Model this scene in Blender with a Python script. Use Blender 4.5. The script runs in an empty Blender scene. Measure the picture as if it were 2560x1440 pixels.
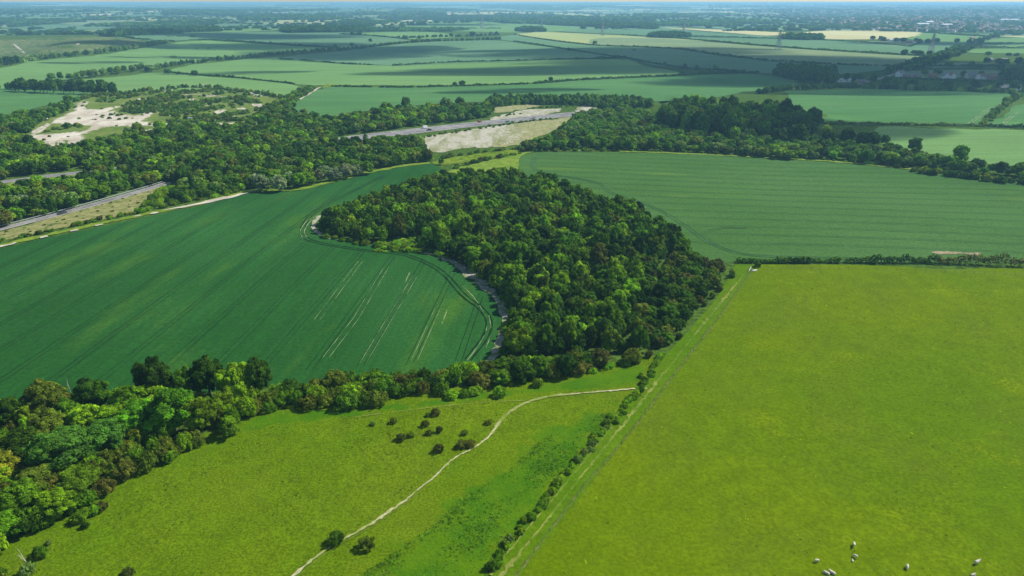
import bpy, math, random
import numpy as np
from mathutils import Vector, Matrix
from mathutils.geometry import delaunay_2d_cdt

random.seed(7)
RNG = np.random.default_rng(11)
SC = bpy.context.scene
COL = SC.collection
PI = math.pi

# ------------------------------------------------------------------ camera
CAM_Z = 100.0
FPX = 1280 / math.tan(math.radians(36.0))          # focal length in photo pixels
PITCH = math.atan(714 / FPX)
cam_d = bpy.data.cameras.new("camera")
cam_d.sensor_width = 36.0
cam_d.lens = 18.0 / math.tan(math.radians(36.0))
cam_d.clip_start = 1.0
cam_d.clip_end = 90000.0
cam = bpy.data.objects.new("camera", cam_d)
COL.objects.link(cam)
cam.location = (0, 0, CAM_Z)
cam.rotation_euler = (PI / 2 - PITCH, 0, 0)
SC.camera = cam

SUN_AZ = math.radians(66.0)                         # clockwise from the view direction
SUN_EL = math.radians(45.0)
SUN = Vector((math.sin(SUN_AZ) * math.cos(SUN_EL), math.cos(SUN_AZ) * math.cos(SUN_EL), math.sin(SUN_EL)))


# ------------------------------------------------------------------ terrain
def sstep(a, b, v):
    t = np.clip((v - a) / (b - a), 0, 1)
    return t * t * (3 - 2 * t)


def T(x, y):
    x = np.asarray(x, float)
    y = np.asarray(y, float)
    d = np.sqrt(x * x + y * y)
    z = 0.9 * np.sin(x / 47 + 1.1) * np.sin(y / 61 + 0.4) * (1 - 0.6 * sstep(500, 900, d))
    m = sstep(750, 1500, d)
    z = z + m * (3.0 * np.sin(x / 290 + 1.3 + y / 900) * np.sin(y / 350 + 0.5) + 1.6 * np.sin(x / 170 - y / 240))
    # coombe hillside, far left
    win = sstep(-1900, -1500, x) * (1 - sstep(-960, -780, x)) + (1 - sstep(-1900, -1500, x))
    hill = 17 * sstep(1360, 1690, y) * (1 - sstep(1850, 2700, y)) * win * (x < 0)
    combe = 19 * np.exp(-((x + 1060 + 0.35 * (y - 1500)) / 95) ** 2) + 11 * np.exp(-((x + 1330 + 0.3 * (y - 1500)) / 60) ** 2)
    z = z + hill - combe * sstep(1360, 1560, y) * (1 - sstep(1640, 1860, y))
    z = z + 15 * np.exp(-((x - 178) / 46) ** 2 - ((y - 690) / 42) ** 2) + 6 * np.exp(-((x - 255) / 50) ** 2 - ((y - 660) / 40) ** 2)
    r = sstep(3000, 7000, d)
    z = z + r * (16 + 14 * np.sin(x / 1500 + 0.7) * np.sin(y / 1900 + 1.0) + 8 * np.sin(x / 610 + y / 830) + 5 * np.sin(x / 330 - y / 500 + 2))
    r2 = sstep(9000, 16000, d)
    z = z + r2 * (32 + 7 * np.sin(x / 4200 + 2.2) + 4 * np.sin(x / 1700 + y / 3000))
    return z


CP, SP = math.cos(PITCH), math.sin(PITCH)


def unproj(P):
    """photo pixels -> points on the terrain"""
    P = np.asarray(P, float).reshape(-1, 2)
    dx = (P[:, 0] - 1280) / FPX
    dy = (720 - np.maximum(P[:, 1], 8.5)) / FPX
    v = np.stack([dx, CP + dy * SP, -SP + dy * CP], 1)
    n = len(v)
    t = np.maximum(40.0, (CAM_Z - 66) / np.maximum(-v[:, 2], 1e-4) * .98)
    lo = t.copy()
    done = np.zeros(n, bool)
    for _ in range(400):
        q = v * t[:, None]
        below = (CAM_Z + q[:, 2]) < T(q[:, 0], q[:, 1])
        done |= below
        if done.all():
            break
        lo = np.where(done, lo, t)
        t = np.where(done, t, t * 1.012)
        if (t[~done] > 40000).all():
            break
    hi = t
    for _ in range(24):
        mid = (lo + hi) / 2
        q = v * mid[:, None]
        b = (CAM_Z + q[:, 2]) < T(q[:, 0], q[:, 1])
        hi = np.where(b, mid, hi)
        lo = np.where(b, lo, mid)
    q = v * hi[:, None]
    return np.stack([q[:, 0], q[:, 1], T(q[:, 0], q[:, 1])], 1)


def proj(P):
    P = np.asarray(P, float).reshape(-1, 3)
    x, y, z = P[:, 0], P[:, 1], P[:, 2] - CAM_Z
    dep = y * CP - z * SP
    up = y * SP + z * CP
    return np.stack([1280 + FPX * x / dep, 720 - FPX * up / dep], 1)


def U(X, Y):
    return unproj([(X, Y)])[0]


def catmull(P, closed, n=6):
    P = np.asarray(P, float)
    m = len(P)
    out = []
    rng = range(m) if closed else range(m - 1)
    for i in rng:
        if closed:
            a, b, c, d = P[(i - 1) % m], P[i], P[(i + 1) % m], P[(i + 2) % m]
        else:
            a, b, c, d = P[max(i - 1, 0)], P[i], P[i + 1], P[min(i + 2, m - 1)]
        for k in range(n):
            t = k / n
            out.append(0.5 * ((2 * b) + (c - a) * t + (2 * a - 5 * b + 4 * c - d) * t * t + (3 * b - a - 3 * c + d) * t ** 3))
    if not closed:
        out.append(P[-1])
    return np.array(out)


def inside(poly, Q):
    poly = np.asarray(poly)
    Q = np.asarray(Q)
    x, y = Q[:, 0], Q[:, 1]
    res = np.zeros(len(Q), bool)
    j = len(poly) - 1
    for i in range(len(poly)):
        xi, yi = poly[i, 0], poly[i, 1]
        xj, yj = poly[j, 0], poly[j, 1]
        c = ((yi > y) != (yj > y)) & (x < (xj - xi) * (y - yi) / ((yj - yi) + 1e-12) + xi)
        res ^= c
        j = i
    return res


# ------------------------------------------------------------------ mesh helpers
def mesh_np(name, V, F, mat=None, attr=None, smooth=False):
    V = np.asarray(V, np.float32)
    F = np.asarray(F, np.int32)
    me = bpy.data.meshes.new(name)
    k = F.shape[1]
    me.vertices.add(len(V))
    me.vertices.foreach_set("co", V.ravel())
    me.loops.add(F.size)
    me.loops.foreach_set("vertex_index", F.ravel())
    me.polygons.add(len(F))
    me.polygons.foreach_set("loop_start", np.arange(0, F.size, k, dtype=np.int32))
    if smooth:
        me.polygons.foreach_set("use_smooth", np.ones(len(F), bool))
    me.update(calc_edges=True)
    if attr is not None:
        a = me.attributes.new("tint", "FLOAT_COLOR", "FACE")
        C4 = np.ones((len(F), 4), np.float32)
        C4[:, :3] = attr
        a.data.foreach_set("color", C4.ravel())
    if mat:
        me.materials.append(mat)
    return me


def obj(name, me, parent=None, **props):
    o = bpy.data.objects.new(name, me)
    COL.objects.link(o)
    if parent is not None:
        o.parent = parent
    for k, v in props.items():
        o[k] = v
    return o


def empty(name, loc, rz=0.0, **props):
    o = bpy.data.objects.new(name, None)
    COL.objects.link(o)
    o.location = loc
    o.rotation_euler = (0, 0, rz)
    o.empty_display_size = 0.5
    for k, v in props.items():
        o[k] = v
    return o


class MB:
    """collects boxes, prisms and bars and builds them as one mesh"""
    def __init__(s):
        s.v, s.f = [], []

    def add(s, vs, fs):
        b = len(s.v)
        s.v += [tuple(map(float, v)) for v in vs]
        s.f += [tuple(b + i for i in q) for q in fs]
        return s

    def box(s, x0, x1, y0, y1, z0, z1, tx=0.0, ty=0.0):
        vs = [(x0, y0, z0), (x1, y0, z0), (x1, y1, z0), (x0, y1, z0),
              (x0 + tx, y0 + ty, z1), (x1 - tx, y0 + ty, z1), (x1 - tx, y1 - ty, z1), (x0 + tx, y1 - ty, z1)]
        return s.add(vs, [(3, 2, 1, 0), (4, 5, 6, 7), (0, 1, 5, 4), (1, 2, 6, 5), (2, 3, 7, 6), (3, 0, 4, 7)])

    def bar(s, a, b, r0, r1=None, n=6):
        r1 = r0 if r1 is None else r1
        a, b = Vector(a), Vector(b)
        d = (b - a)
        if d.length < 1e-6:
            return s
        d.normalize()
        u = d.orthogonal().normalized()
        w = d.cross(u)
        vs = []
        for c, r in ((a, r0), (b, r1)):
            for i in range(n):
                t = 2 * PI * i / n
                vs.append(c + (u * math.cos(t) + w * math.sin(t)) * r)
        fs = [(i, (i + 1) % n, n + (i + 1) % n, n + i) for i in range(n)]
        fs += [tuple(range(n - 1, -1, -1)), tuple(range(n, 2 * n))]
        return s.add(vs, fs)

    def mesh(s, name, mat):
        me = bpy.data.meshes.new(name)
        me.from_pydata(s.v, [], s.f)
        me.update()
        if mat:
            me.materials.append(mat)
        return me

    def build(s, name, mat, parent=None, **props):
        return obj(name, s.mesh(name, mat), parent, **props)


def lift(P, layer):
    d = np.sqrt(P[:, 0] ** 2 + P[:, 1] ** 2)
    Q = P.copy()
    Q[:, 2] = T(P[:, 0], P[:, 1]) + 0.10 * layer + np.maximum(d - 150, 0) * 0.00022 * layer
    return Q


def drape(name, px, mat, layer=1, smooth=True, n=6, jit=0.4, step=None, kind="structure", parent=None, lbl=None):
    """a sheet of ground cover over the terrain inside an outline"""
    B = catmull(px, True, n) if smooth else np.asarray(px, float)
    bx = unproj(B)
    d = np.sqrt(bx[:, 0] ** 2 + bx[:, 1] ** 2)
    bx[:, :2] += RNG.normal(0, 1, (len(bx), 2)) * (jit * np.clip(d / 400, .3, 3))[:, None]
    B2 = proj(np.stack([bx[:, 0], bx[:, 1], T(bx[:, 0], bx[:, 1])], 1))
    lo, hi = B2.min(0), B2.max(0)
    w = hi - lo
    st = step or max(3.0, math.sqrt(max(w[0] * w[1], 1) / 500))
    sy = min(st, max(w[1] / 5, 1.2))
    gx, gy = np.meshgrid(np.arange(lo[0], hi[0], st), np.arange(lo[1], hi[1], sy))
    G = np.stack([gx.ravel(), gy.ravel()], 1)
    G = G + RNG.uniform(-.2, .2, G.shape) * np.array([st, sy])
    G = G[inside(B2, G)]
    # work in picture space (even triangles), then put every vertex on the terrain
    pts = [Vector((float(a), float(b))) for a, b in B2] + [Vector((float(a), float(b))) for a, b in G]
    nb = len(B2)
    vs, _, fs, *_ = delaunay_2d_cdt(pts, [(i, (i + 1) % nb) for i in range(nb)], [], 1, 1e-4)
    fs = [q for q in fs if len(q) == 3]
    P = lift(unproj([(v.x, v.y) for v in vs]), layer)
    F = np.array(fs)
    a, b, c = P[F[:, 0]], P[F[:, 1]], P[F[:, 2]]
    nz = np.cross(b - a, c - a)[:, 2]
    F[nz < 0] = F[nz < 0][:, ::-1]
    me = mesh_np(name, P, F, mat, smooth=True)
    o = obj(name, me, parent)
    if kind:
        o["kind"] = kind
    if lbl:
        o["label"] = lbl
    return o


def resample(P, step):
    P = np.asarray(P, float)
    seg = np.sqrt(((P[1:] - P[:-1]) ** 2).sum(1))
    s = np.concatenate([[0], np.cumsum(seg)])
    n = max(2, int(s[-1] / step) + 1)
    t = np.linspace(0, s[-1], n)
    return np.stack([np.interp(t, s, P[:, k]) for k in range(P.shape[1])], 1)


def ribbon_np(G, width, layer, wob=0.15, step=4.0):
    G = resample(np.asarray(G)[:, :2], step)
    tg = np.gradient(G, axis=0)
    tg /= np.linalg.norm(tg, axis=1)[:, None] + 1e-9
    nr = np.stack([-tg[:, 1], tg[:, 0]], 1)
    m = len(G)
    w = (width(np.linspace(0, 1, m)) if callable(width) else np.full(m, width)) * (1 + wob * RNG.normal(0, 1, m)) / 2
    w2 = (width(np.linspace(0, 1, m)) if callable(width) else np.full(m, width)) * (1 + wob * RNG.normal(0, 1, m)) / 2
    C = G
    L, R = G + nr * w[:, None], G - nr * w2[:, None]
    P = np.concatenate([L, C, R])
    P = np.concatenate([P, np.zeros((len(P), 1))], 1)
    P = lift(P, layer)
    F = []
    for i in range(m - 1):
        F.append((m + i, m + i + 1, i + 1, i))
        F.append((2 * m + i, 2 * m + i + 1, m + i + 1, m + i))
    return P, np.array(F)


def join_np(parts):
    V, F, b = [], [], 0
    for v, q in parts:
        V.append(v)
        F.append(q + b)
        b += len(v)
    return np.concatenate(V), np.concatenate(F)


def ribbon(name, px, width, mat, layer=2, wob=0.15, step=4.0, n=8, parent=None, kind="structure"):
    G = unproj(catmull(px, False, n))
    V, F = ribbon_np(G, width, layer, wob, step)
    o = obj(name, mesh_np(name, V, F, mat, smooth=True), parent)
    if kind:
        o["kind"] = kind
    return o


# ------------------------------------------------------------------ materials
class NT:
    def __init__(s, name):
        s.m = bpy.data.materials.new(name)
        s.m.use_nodes = True
        s.t = s.m.node_tree
        s.t.nodes.clear()
        s.out = s.n("ShaderNodeOutputMaterial")

    def n(s, typ, **kw):
        nd = s.t.nodes.new(typ)
        for k, v in kw.items():
            setattr(nd, k, v)
        return nd

    def l(s, a, b):
        s.t.links.new(a, b)

    def pos(s):
        return s.n("ShaderNodeTexCoord").outputs["Object"]

    def mapping(s, vec, scale=(1, 1, 1), rot=(0, 0, 0)):
        r = s.n("ShaderNodeMapping")
        r.inputs["Rotation"].default_value = rot
        s.l(vec, r.inputs["Vector"])
        q = s.n("ShaderNodeVectorMath", operation="MULTIPLY")
        s.l(r.outputs[0], q.inputs[0])
        q.inputs[1].default_value = scale
        return q.outputs[0]

    def noise(s, vec, scale, detail=3, rough=0.55, dist=0.0):
        nd = s.n("ShaderNodeTexNoise")
        nd.inputs["Scale"].default_value = scale
        nd.inputs["Detail"].default_value = detail
        nd.inputs["Roughness"].default_value = rough
        nd.inputs["Distortion"].default_value = dist
        s.l(vec, nd.inputs["Vector"])
        return nd.outputs["Fac"]

    def ramp(s, fac, a, b):
        nd = s.n("ShaderNodeMapRange", interpolation_type="SMOOTHSTEP")
        nd.inputs["From Min"].default_value = a
        nd.inputs["From Max"].default_value = b
        s.l(fac, nd.inputs["Value"])
        return nd.outputs["Result"]

    def mix(s, fac, a, b, blend="MIX"):
        nd = s.n("ShaderNodeMix", data_type="RGBA", blend_type=blend)
        if isinstance(fac, (int, float)):
            nd.inputs[0].default_value = fac
        else:
            s.l(fac, nd.inputs[0])
        for v, i in ((a, 6), (b, 7)):
            if isinstance(v, tuple):
                nd.inputs[i].default_value = (*v, 1) if len(v) == 3 else v
            else:
                s.l(v, nd.inputs[i])
        return nd.outputs[2]

    def math(s, op, a, b=0.0):
        nd = s.n("ShaderNodeMath", operation=op)
        for v, i in ((a, 0), (b, 1)):
            if isinstance(v, (int, float)):
                nd.inputs[i].default_value = v
            else:
                s.l(v, nd.inputs[i])
        return nd.outputs[0]

    def finish(s, col, rough=0.9, bump=None, bstr=0.5, bdist=0.3, spec=0.15, sheen=0.0):
        b = s.n("ShaderNodeBsdfPrincipled")
        if isinstance(col, tuple):
            b.inputs["Base Color"].default_value = (*col, 1)
        else:
            s.l(col, b.inputs["Base Color"])
        b.inputs["Roughness"].default_value = rough
        b.inputs["Specular IOR Level"].default_value = spec
        if sheen:
            b.inputs["Sheen Weight"].default_value = sheen
            b.inputs["Sheen Roughness"].default_value = .6
            b.inputs["Sheen Tint"].default_value = (.65, 1, .6, 1)
        if bump is not None:
            bp = s.n("ShaderNodeBump")
            bp.inputs["Strength"].default_value = bstr
            bp.inputs["Distance"].default_value = bdist
            s.l(bump, bp.inputs["Height"])
            s.l(bp.outputs[0], b.inputs["Normal"])
        s.l(b.outputs[0], s.out.inputs["Surface"])
        return s.m


def m_grass(name, c1, c2, c3, lush=None, big=0.012, tuft=0.5, bstr=0.8, thr=(0.55, 0.72), dark=0.55, attr=False, dry=None):
    """pasture: broad tone patches, yellow flecks in drifts, tufts down to half a metre"""
    s = NT(name)
    v = s.pos()
    nb = s.noise(v, big, 4, 0.6)
    nm = s.noise(v, 0.09, 5, 0.65)
    nf = s.noise(v, tuft, 4, 0.7)
    col = s.mix(s.ramp(nb, 0.35, 0.65), c1, c2)
    drift = s.math("MULTIPLY", s.ramp(s.noise(v, 0.04, 7, 0.78, 0.3), *thr), s.ramp(nf, 0.38, 0.62))
    col = s.mix(s.math("MULTIPLY", drift, 0.75), col, c3)
    if lush:
        col = s.mix(s.math("MULTIPLY", s.ramp(nm, 0.45, 0.8), 0.6), col, lush)
    if dry:
        dn = s.noise(s.mapping(v, (1, .6, 1), (0, 0, .5)), 0.028, 6, 0.68, 0.4)
        col = s.mix(s.math("MULTIPLY", s.ramp(dn, .46, .66), .75), col, dry)
    # single tufts, darker and paler
    sp = s.ramp(nf, 0.30, 0.72)
    k = s.mix(sp, (dark,) * 3, (1.95 - dark,) * 3)
    col = s.mix(1.0, col, k, "MULTIPLY")
    nm2 = s.mix(s.ramp(s.noise(v, 0.2, 5, 0.7), 0.3, 0.7), (0.9, 0.9, 0.9), (1.09, 1.09, 1.09))
    col = s.mix(1.0, col, nm2, "MULTIPLY")
    if attr:
        col = s.mix(s.ramp(s.math("ADD", s.n("ShaderNodeAttribute", attribute_name="rank", attribute_type="GEOMETRY").outputs["Fac"], s.math("MULTIPLY", s.math("SUBTRACT", s.noise(v, 0.16, 6, 0.72), .5), 1.5)), .38, .62), col, s.mix(s.ramp(nm, .4, .6), (0.047, 0.132, 0.003), (0.074, 0.156, 0.003)))
        col = s.mix(1.0, col, s.mix(s.ramp(nf, .32, .68), (.8, .8, .8), (1.16, 1.16, 1.16)), "MULTIPLY")
    h = s.math("ADD", nf, s.math("MULTIPLY", s.noise(v, 0.22, 3), 0.7))
    return s.finish(col, 1.0, h, bstr, 0.5, 0.0)


def m_crop(name, c1, c2, c3, ang, big=0.008, row=0.35, along=0.012, contrast=(0.78, 1.18), patch=(0.58, 0.75), bstr=0.5, sheen=0.07):
    """standing corn: drill-row streaks along ang, paler and yellower drifts, fine grain"""
    s = NT(name)
    v = s.pos()
    w = s.mapping(v, (along, row, 0.1), (0, 0, -ang))
    rows = s.noise(w, 1.0, 5, 0.62)
    w2 = s.mapping(v, (along * 0.6, row * 0.25, 0.1), (0, 0, -ang))
    bands = s.noise(w2, 1.0, 3, 0.5)
    nb = s.noise(v, big, 4, 0.55, 0.4)
    col = s.mix(s.ramp(nb, 0.35, 0.68), c1, c2)
    w3 = s.mapping(v, (0.010, 0.035, 0.1), (0, 0, -ang))
    col = s.mix(s.math("MULTIPLY", s.ramp(s.noise(w3, 1.0, 4, 0.6), *patch), 0.8), col, c3)
    g = s.noise(v, 0.9, 4, 0.75)
    lo, hi = contrast
    col = s.mix(1.0, col, s.mix(s.ramp(rows, 0.3, 0.7), (lo,) * 3, (hi,) * 3), "MULTIPLY")
    col = s.mix(1.0, col, s.mix(s.ramp(bands, 0.3, 0.7), (0.96,) * 3, (1.04,) * 3), "MULTIPLY")
    col = s.mix(1.0, col, s.mix(s.ramp(g, 0.28, 0.72), (0.72,) * 3, (1.25,) * 3), "MULTIPLY")
    return s.finish(col, 0.9, s.math("ADD", g, rows), bstr, 0.4, 0.0, sheen)


def m_speck(name, c1, c2, scale=0.5, thr=(0.4, 0.6), rough=0.9, c3=None, scale3=0.08, thr3=(0.5, 0.65), stretch=None, bstr=0.4):
    s = NT(name)
    v = s.pos()
    if stretch:
        v = s.mapping(v, stretch)
    col = s.mix(s.ramp(s.noise(v, scale, 5, 0.65, 0.3), *thr), c1, c2)
    if c3:
        col = s.mix(s.ramp(s.noise(v, scale3, 5, 0.65, 0.5), *thr3), col, c3)
    g = s.noise(v, scale * 4, 3, 0.7)
    col = s.mix(1.0, col, s.mix(s.ramp(g, 0.3, 0.7), (0.8,) * 3, (1.18,) * 3), "MULTIPLY")
    return s.finish(col, rough, g, bstr, 0.3, 0.1)


def m_leaf(name, attr=False, var=0.45, scale=0.45, trans=0.30):
    s = NT(name)
    if attr:
        base = s.n("ShaderNodeAttribute", attribute_name="tint", attribute_type="GEOMETRY").outputs["Color"]
        v = s.pos()
    else:
        oi = s.n("ShaderNodeObjectInfo")
        base = oi.outputs["Color"]
        off = s.n("ShaderNodeVectorMath", operation="ADD")
        mul = s.n("ShaderNodeVectorMath", operation="SCALE")
        s.l(oi.outputs["Location"], mul.inputs[0])
        mul.inputs["Scale"].default_value = 3.7
        s.l(s.pos(), off.inputs[0])
        s.l(mul.outputs[0], off.inputs[1])
        v = off.outputs[0]
    n1 = s.noise(v, scale, 4, 0.7)
    n2 = s.noise(v, scale * 5, 2, 0.6)
    k = s.mix(s.ramp(n1, 0.3, 0.7), (1 - var,) * 3, (1 + var,) * 3)
    col = s.mix(1.0, base, k, "MULTIPLY")
    col = s.mix(1.0, col, s.mix(s.ramp(n2, 0.3, 0.7), (0.58, 0.62, 0.6), (1.45, 1.4, 1.2)), "MULTIPLY")
    d = s.n("ShaderNodeBsdfPrincipled")
    d.inputs["Roughness"].default_value = 0.7
    d.inputs["Specular IOR Level"].default_value = 0.06
    s.l(col, d.inputs["Base Color"])
    t = s.n("ShaderNodeBsdfTranslucent")
    s.l(s.mix(1.0, col, (1.25, 1.3, 0.7), "MULTIPLY"), t.inputs["Color"])
    mx = s.n("ShaderNodeMixShader")
    mx.inputs[0].default_value = trans
    s.l(d.outputs[0], mx.inputs[1])
    s.l(t.outputs[0], mx.inputs[2])
    s.l(mx.outputs[0], s.out.inputs["Surface"])
    return s.m


def m_plain(name, c, rough=0.6, var=0.15, scale=0.6, metal=0.0, spec=0.4):
    s = NT(name)
    n = s.noise(s.pos(), scale, 4, 0.6)
    col = s.mix(1.0, c, s.mix(n, (1 - var,) * 3, (1 + var,) * 3), "MULTIPLY")
    m = s.finish(col, rough, spec=spec)
    for nd in m.node_tree.nodes:
        if nd.type == "BSDF_PRINCIPLED":
            nd.inputs["Metallic"].default_value = metal
    return m


A_L1 = math.radians(85)
A_R1 = math.radians(-7)
M = {}
M["ground"] = m_grass("rough_grass", (0.055, 0.105, 0.015), (0.070, 0.125, 0.018), (0.10, 0.14, 0.03), (0.035, 0.08, 0.012), 0.006, 0.4)
M["pasture_r"] = m_grass("pasture_grass", (0.083, 0.149, 0.0009), (0.110, 0.165, 0.0011), (0.160, 0.215, 0.0015), None, 0.010, 1.2, 0.4, (0.52, 0.68), dark=0.76, dry=(0.090, 0.140, 0.006))
M["pasture_l"] = m_grass("common_grass", (0.080, 0.148, 0.002), (0.102, 0.162, 0.003), (0.135, 0.19, 0.006), (0.066, 0.140, 0.003), 0.011, 2.0, 0.3, (0.5, 0.7), dark=0.76, attr=True, dry=(0.108, 0.164, 0.005))
M["lush"] = m_grass("lush_grass", (0.045, 0.155, 0.004), (0.075, 0.19, 0.005), (0.14, 0.24, 0.008), (0.03, 0.12, 0.006), 0.03, 0.45, 0.8, (0.5, 0.65), 0.6)
M["track"] = m_grass("track_grass", (0.068, 0.146, 0.002), (0.086, 0.158, 0.003), (0.12, 0.18, 0.006), None, 0.03, 0.9, 0.5, dark=.82)
M["worn"] = m_speck("worn_grass", (0.09, 0.16, 0.008), (0.19, 0.215, 0.04), 0.12, (0.42, 0.62))
M["crop_l"] = m_crop("wheat", (0.011, 0.068, 0.009), (0.021, 0.092, 0.017), (0.048, 0.122, 0.012), A_L1, contrast=(0.90, 1.10), patch=(.52, .74), sheen=.035)
M["crop_r"] = m_crop("young_barley", (0.046, 0.114, 0.022), (0.059, 0.134, 0.031), (0.080, 0.155, 0.022), A_R1, row=.16, along=.02, contrast=(0.96, 1.04), sheen=.03)
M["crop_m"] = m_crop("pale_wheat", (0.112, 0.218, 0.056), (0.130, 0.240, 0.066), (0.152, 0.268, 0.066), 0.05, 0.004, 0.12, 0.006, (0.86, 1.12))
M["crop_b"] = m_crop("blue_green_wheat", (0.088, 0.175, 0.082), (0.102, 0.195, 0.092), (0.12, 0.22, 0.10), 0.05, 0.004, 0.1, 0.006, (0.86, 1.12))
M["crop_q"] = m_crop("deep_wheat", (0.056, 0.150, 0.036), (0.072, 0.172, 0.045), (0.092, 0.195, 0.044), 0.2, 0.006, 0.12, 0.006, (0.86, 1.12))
M["crop_y"] = m_crop("ripening_barley", (0.26, 0.31, 0.11), (0.32, 0.36, 0.13), (0.42, 0.42, 0.15), -0.15, 0.003, 0.05, 0.004, (0.9, 1.1))
M["crop_o"] = m_crop("olive_barley", (0.15, 0.21, 0.10), (0.18, 0.235, 0.11), (0.24, 0.27, 0.12), -0.15, 0.003, 0.05, 0.004, (0.9, 1.1))
M["crop_s"] = m_crop("pale_straw", (0.46, 0.42, 0.20), (0.52, 0.48, 0.24), (0.58, 0.52, 0.26), -0.15, 0.003, 0.05, 0.004, (0.92, 1.08))
M["meadow"] = m_grass("small_meadow", (0.10, 0.17, 0.012), (0.15, 0.21, 0.02), (0.2, 0.24, 0.03), None, 0.02, 0.3, 0.5)
M["hill"] = m_grass("down_grass", (0.09, 0.14, 0.04), (0.14, 0.17, 0.06), (0.2, 0.2, 0.08), (0.05, 0.09, 0.03), 0.008, 0.1, 0.5)
M["verge"] = m_speck("dry_verge", (0.15, 0.17, 0.045), (0.27, 0.25, 0.10), 0.25, (0.35, 0.65), c3=(0.085, 0.12, 0.025), scale3=0.16, thr3=(0.52, 0.66))
M["chalk"] = m_speck("chalk_earth", (0.36, 0.325, 0.25), (0.50, 0.46, 0.375), 0.09, (0.35, 0.65), c3=(0.20, 0.20, 0.08), scale3=0.06, thr3=(0.56, 0.70), stretch=(1, .35, 1))
M["bank"] = m_speck("chalk_bank", (0.38, 0.36, 0.28), (0.26, 0.265, 0.15), 0.12, (0.45, 0.62), c3=(0.17, 0.19, 0.07), scale3=0.045, thr3=(0.50, 0.66), stretch=(1, .28, 1))
M["bank2"] = m_speck("dry_bank", (0.21, 0.22, 0.085), (0.27, 0.26, 0.115), 0.2, (0.4, 0.6), c3=(0.42, 0.40, 0.27), scale3=0.07, thr3=(0.60, 0.74), stretch=(1, .28, 1))
M["margin"] = m_speck("chalk_margin", (0.37, 0.355, 0.265), (0.14, 0.17, 0.06), 0.35, (0.40, 0.62), c3=(0.06, 0.13, 0.03), scale3=0.12, thr3=(0.55, 0.68))
M["path"] = m_speck("chalk_path", (0.42, 0.39, 0.24), (0.27, 0.29, 0.10), 0.3, (0.42, 0.64), c3=(0.22, 0.27, 0.05), scale3=0.14, thr3=(0.52, 0.66))
M["path2"] = m_speck("faint_path", (0.13, 0.18, 0.018), (0.10, 0.16, 0.006), 0.3, (0.42, 0.62))
M["path3"] = m_speck("grassy_path", (0.26, 0.28, 0.09), (0.125, 0.18, 0.012), 0.35, (0.36, 0.66))
M["edge"] = m_speck("field_edge_grass", (0.11, 0.19, 0.012), (0.17, 0.24, 0.02), 0.15, (0.4, 0.62))
M["soil"] = m_speck("bare_soil", (0.22, 0.18, 0.10), (0.30, 0.24, 0.15), 0.3, (0.4, 0.6), c3=(0.07, 0.16, 0.05), scale3=0.25, thr3=(0.56, 0.66))
M["tram_d"] = m_speck("wheel_track_green", (0.003, 0.022, 0.004), (0.008, 0.046, 0.008), 0.05, (0.45, 0.7))
M["tram_r"] = m_speck("wheel_track_blue", (0.026, 0.084, 0.022), (0.042, 0.118, 0.034), 0.03, (0.42, 0.62))
M["tram_p"] = m_speck("wheel_track_chalk", (0.25, 0.30, 0.14), (0.035, 0.11, 0.025), 0.12, (0.42, 0.62))
M["road"] = m_speck("asphalt", (0.155, 0.148, 0.14), (0.20, 0.192, 0.18), 0.02, (0.4, 0.6), 0.85, bstr=0.1)
M["shoulder"] = m_speck("hard_shoulder", (0.27, 0.25, 0.22), (0.33, 0.31, 0.27), 0.05, (0.4, 0.6), 0.9)
M["paint"] = m_plain("road_paint", (0.75, 0.75, 0.72), 0.6, 0.1)
M["bramble"] = m_grass("bramble_cover", (0.13, 0.22, 0.006), (0.17, 0.26, 0.01), (0.22, 0.28, 0.015), (0.07, 0.15, 0.005), 0.05, 0.35, 1.0)
M["leaf"] = m_leaf("foliage")
M["leafs"] = m_leaf("foliage_mass", True, 0.35, 0.22, 0.28)
M["bark"] = m_plain("bark", (0.10, 0.085, 0.065), 0.9, 0.35, 2.0)
M["deadwood"] = m_plain("dead_wood", (0.42, 0.39, 0.34), 0.85, 0.2, 2.0)
M["post"] = m_plain("fence_wood", (0.15, 0.125, 0.085), 0.85, 0.25, 3.0)
M["wire"] = m_plain("wire", (0.10, 0.095, 0.08), 0.5, 0.05, 1.0, 0.6)
M["gate"] = m_plain("galvanised", (0.50, 0.52, 0.53), 0.45, 0.08, 2.0, 0.4)
M["trough"] = m_plain("pale_trough", (0.62, 0.62, 0.58), 0.7, 0.1, 2.0)
M["wool"] = m_plain("wool", (0.52, 0.48, 0.40), 0.95, 0.18, 4.0, 0, 0.05)
M["white"] = m_plain("white_render", (0.74, 0.73, 0.70), 0.8, 0.08, 0.5)
M["cream"] = m_plain("cream_render", (0.60, 0.54, 0.44), 0.8, 0.1, 0.5)
M["brick"] = m_plain("brick_wall", (0.34, 0.19, 0.13), 0.85, 0.2, 1.0)
M["tile"] = m_plain("roof_tile", (0.27, 0.15, 0.11), 0.85, 0.25, 0.8)
M["slate"] = m_plain("roof_slate", (0.17, 0.18, 0.20), 0.6, 0.2, 0.8)
M["steel"] = m_plain("pylon_steel", (0.30, 0.32, 0.34), 0.5, 0.1, 0.5, 0.5)
M["glass"] = m_plain("dark_glass", (0.02, 0.025, 0.03), 0.12, 0.1, 1.0, 0, 0.6)
M["tyre"] = m_plain("tyre_rubber", (0.02, 0.02, 0.02), 0.85, 0.1)
M["shed"] = m_plain("warehouse_cladding", (0.68, 0.70, 0.72), 0.6, 0.06, 0.05)
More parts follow.
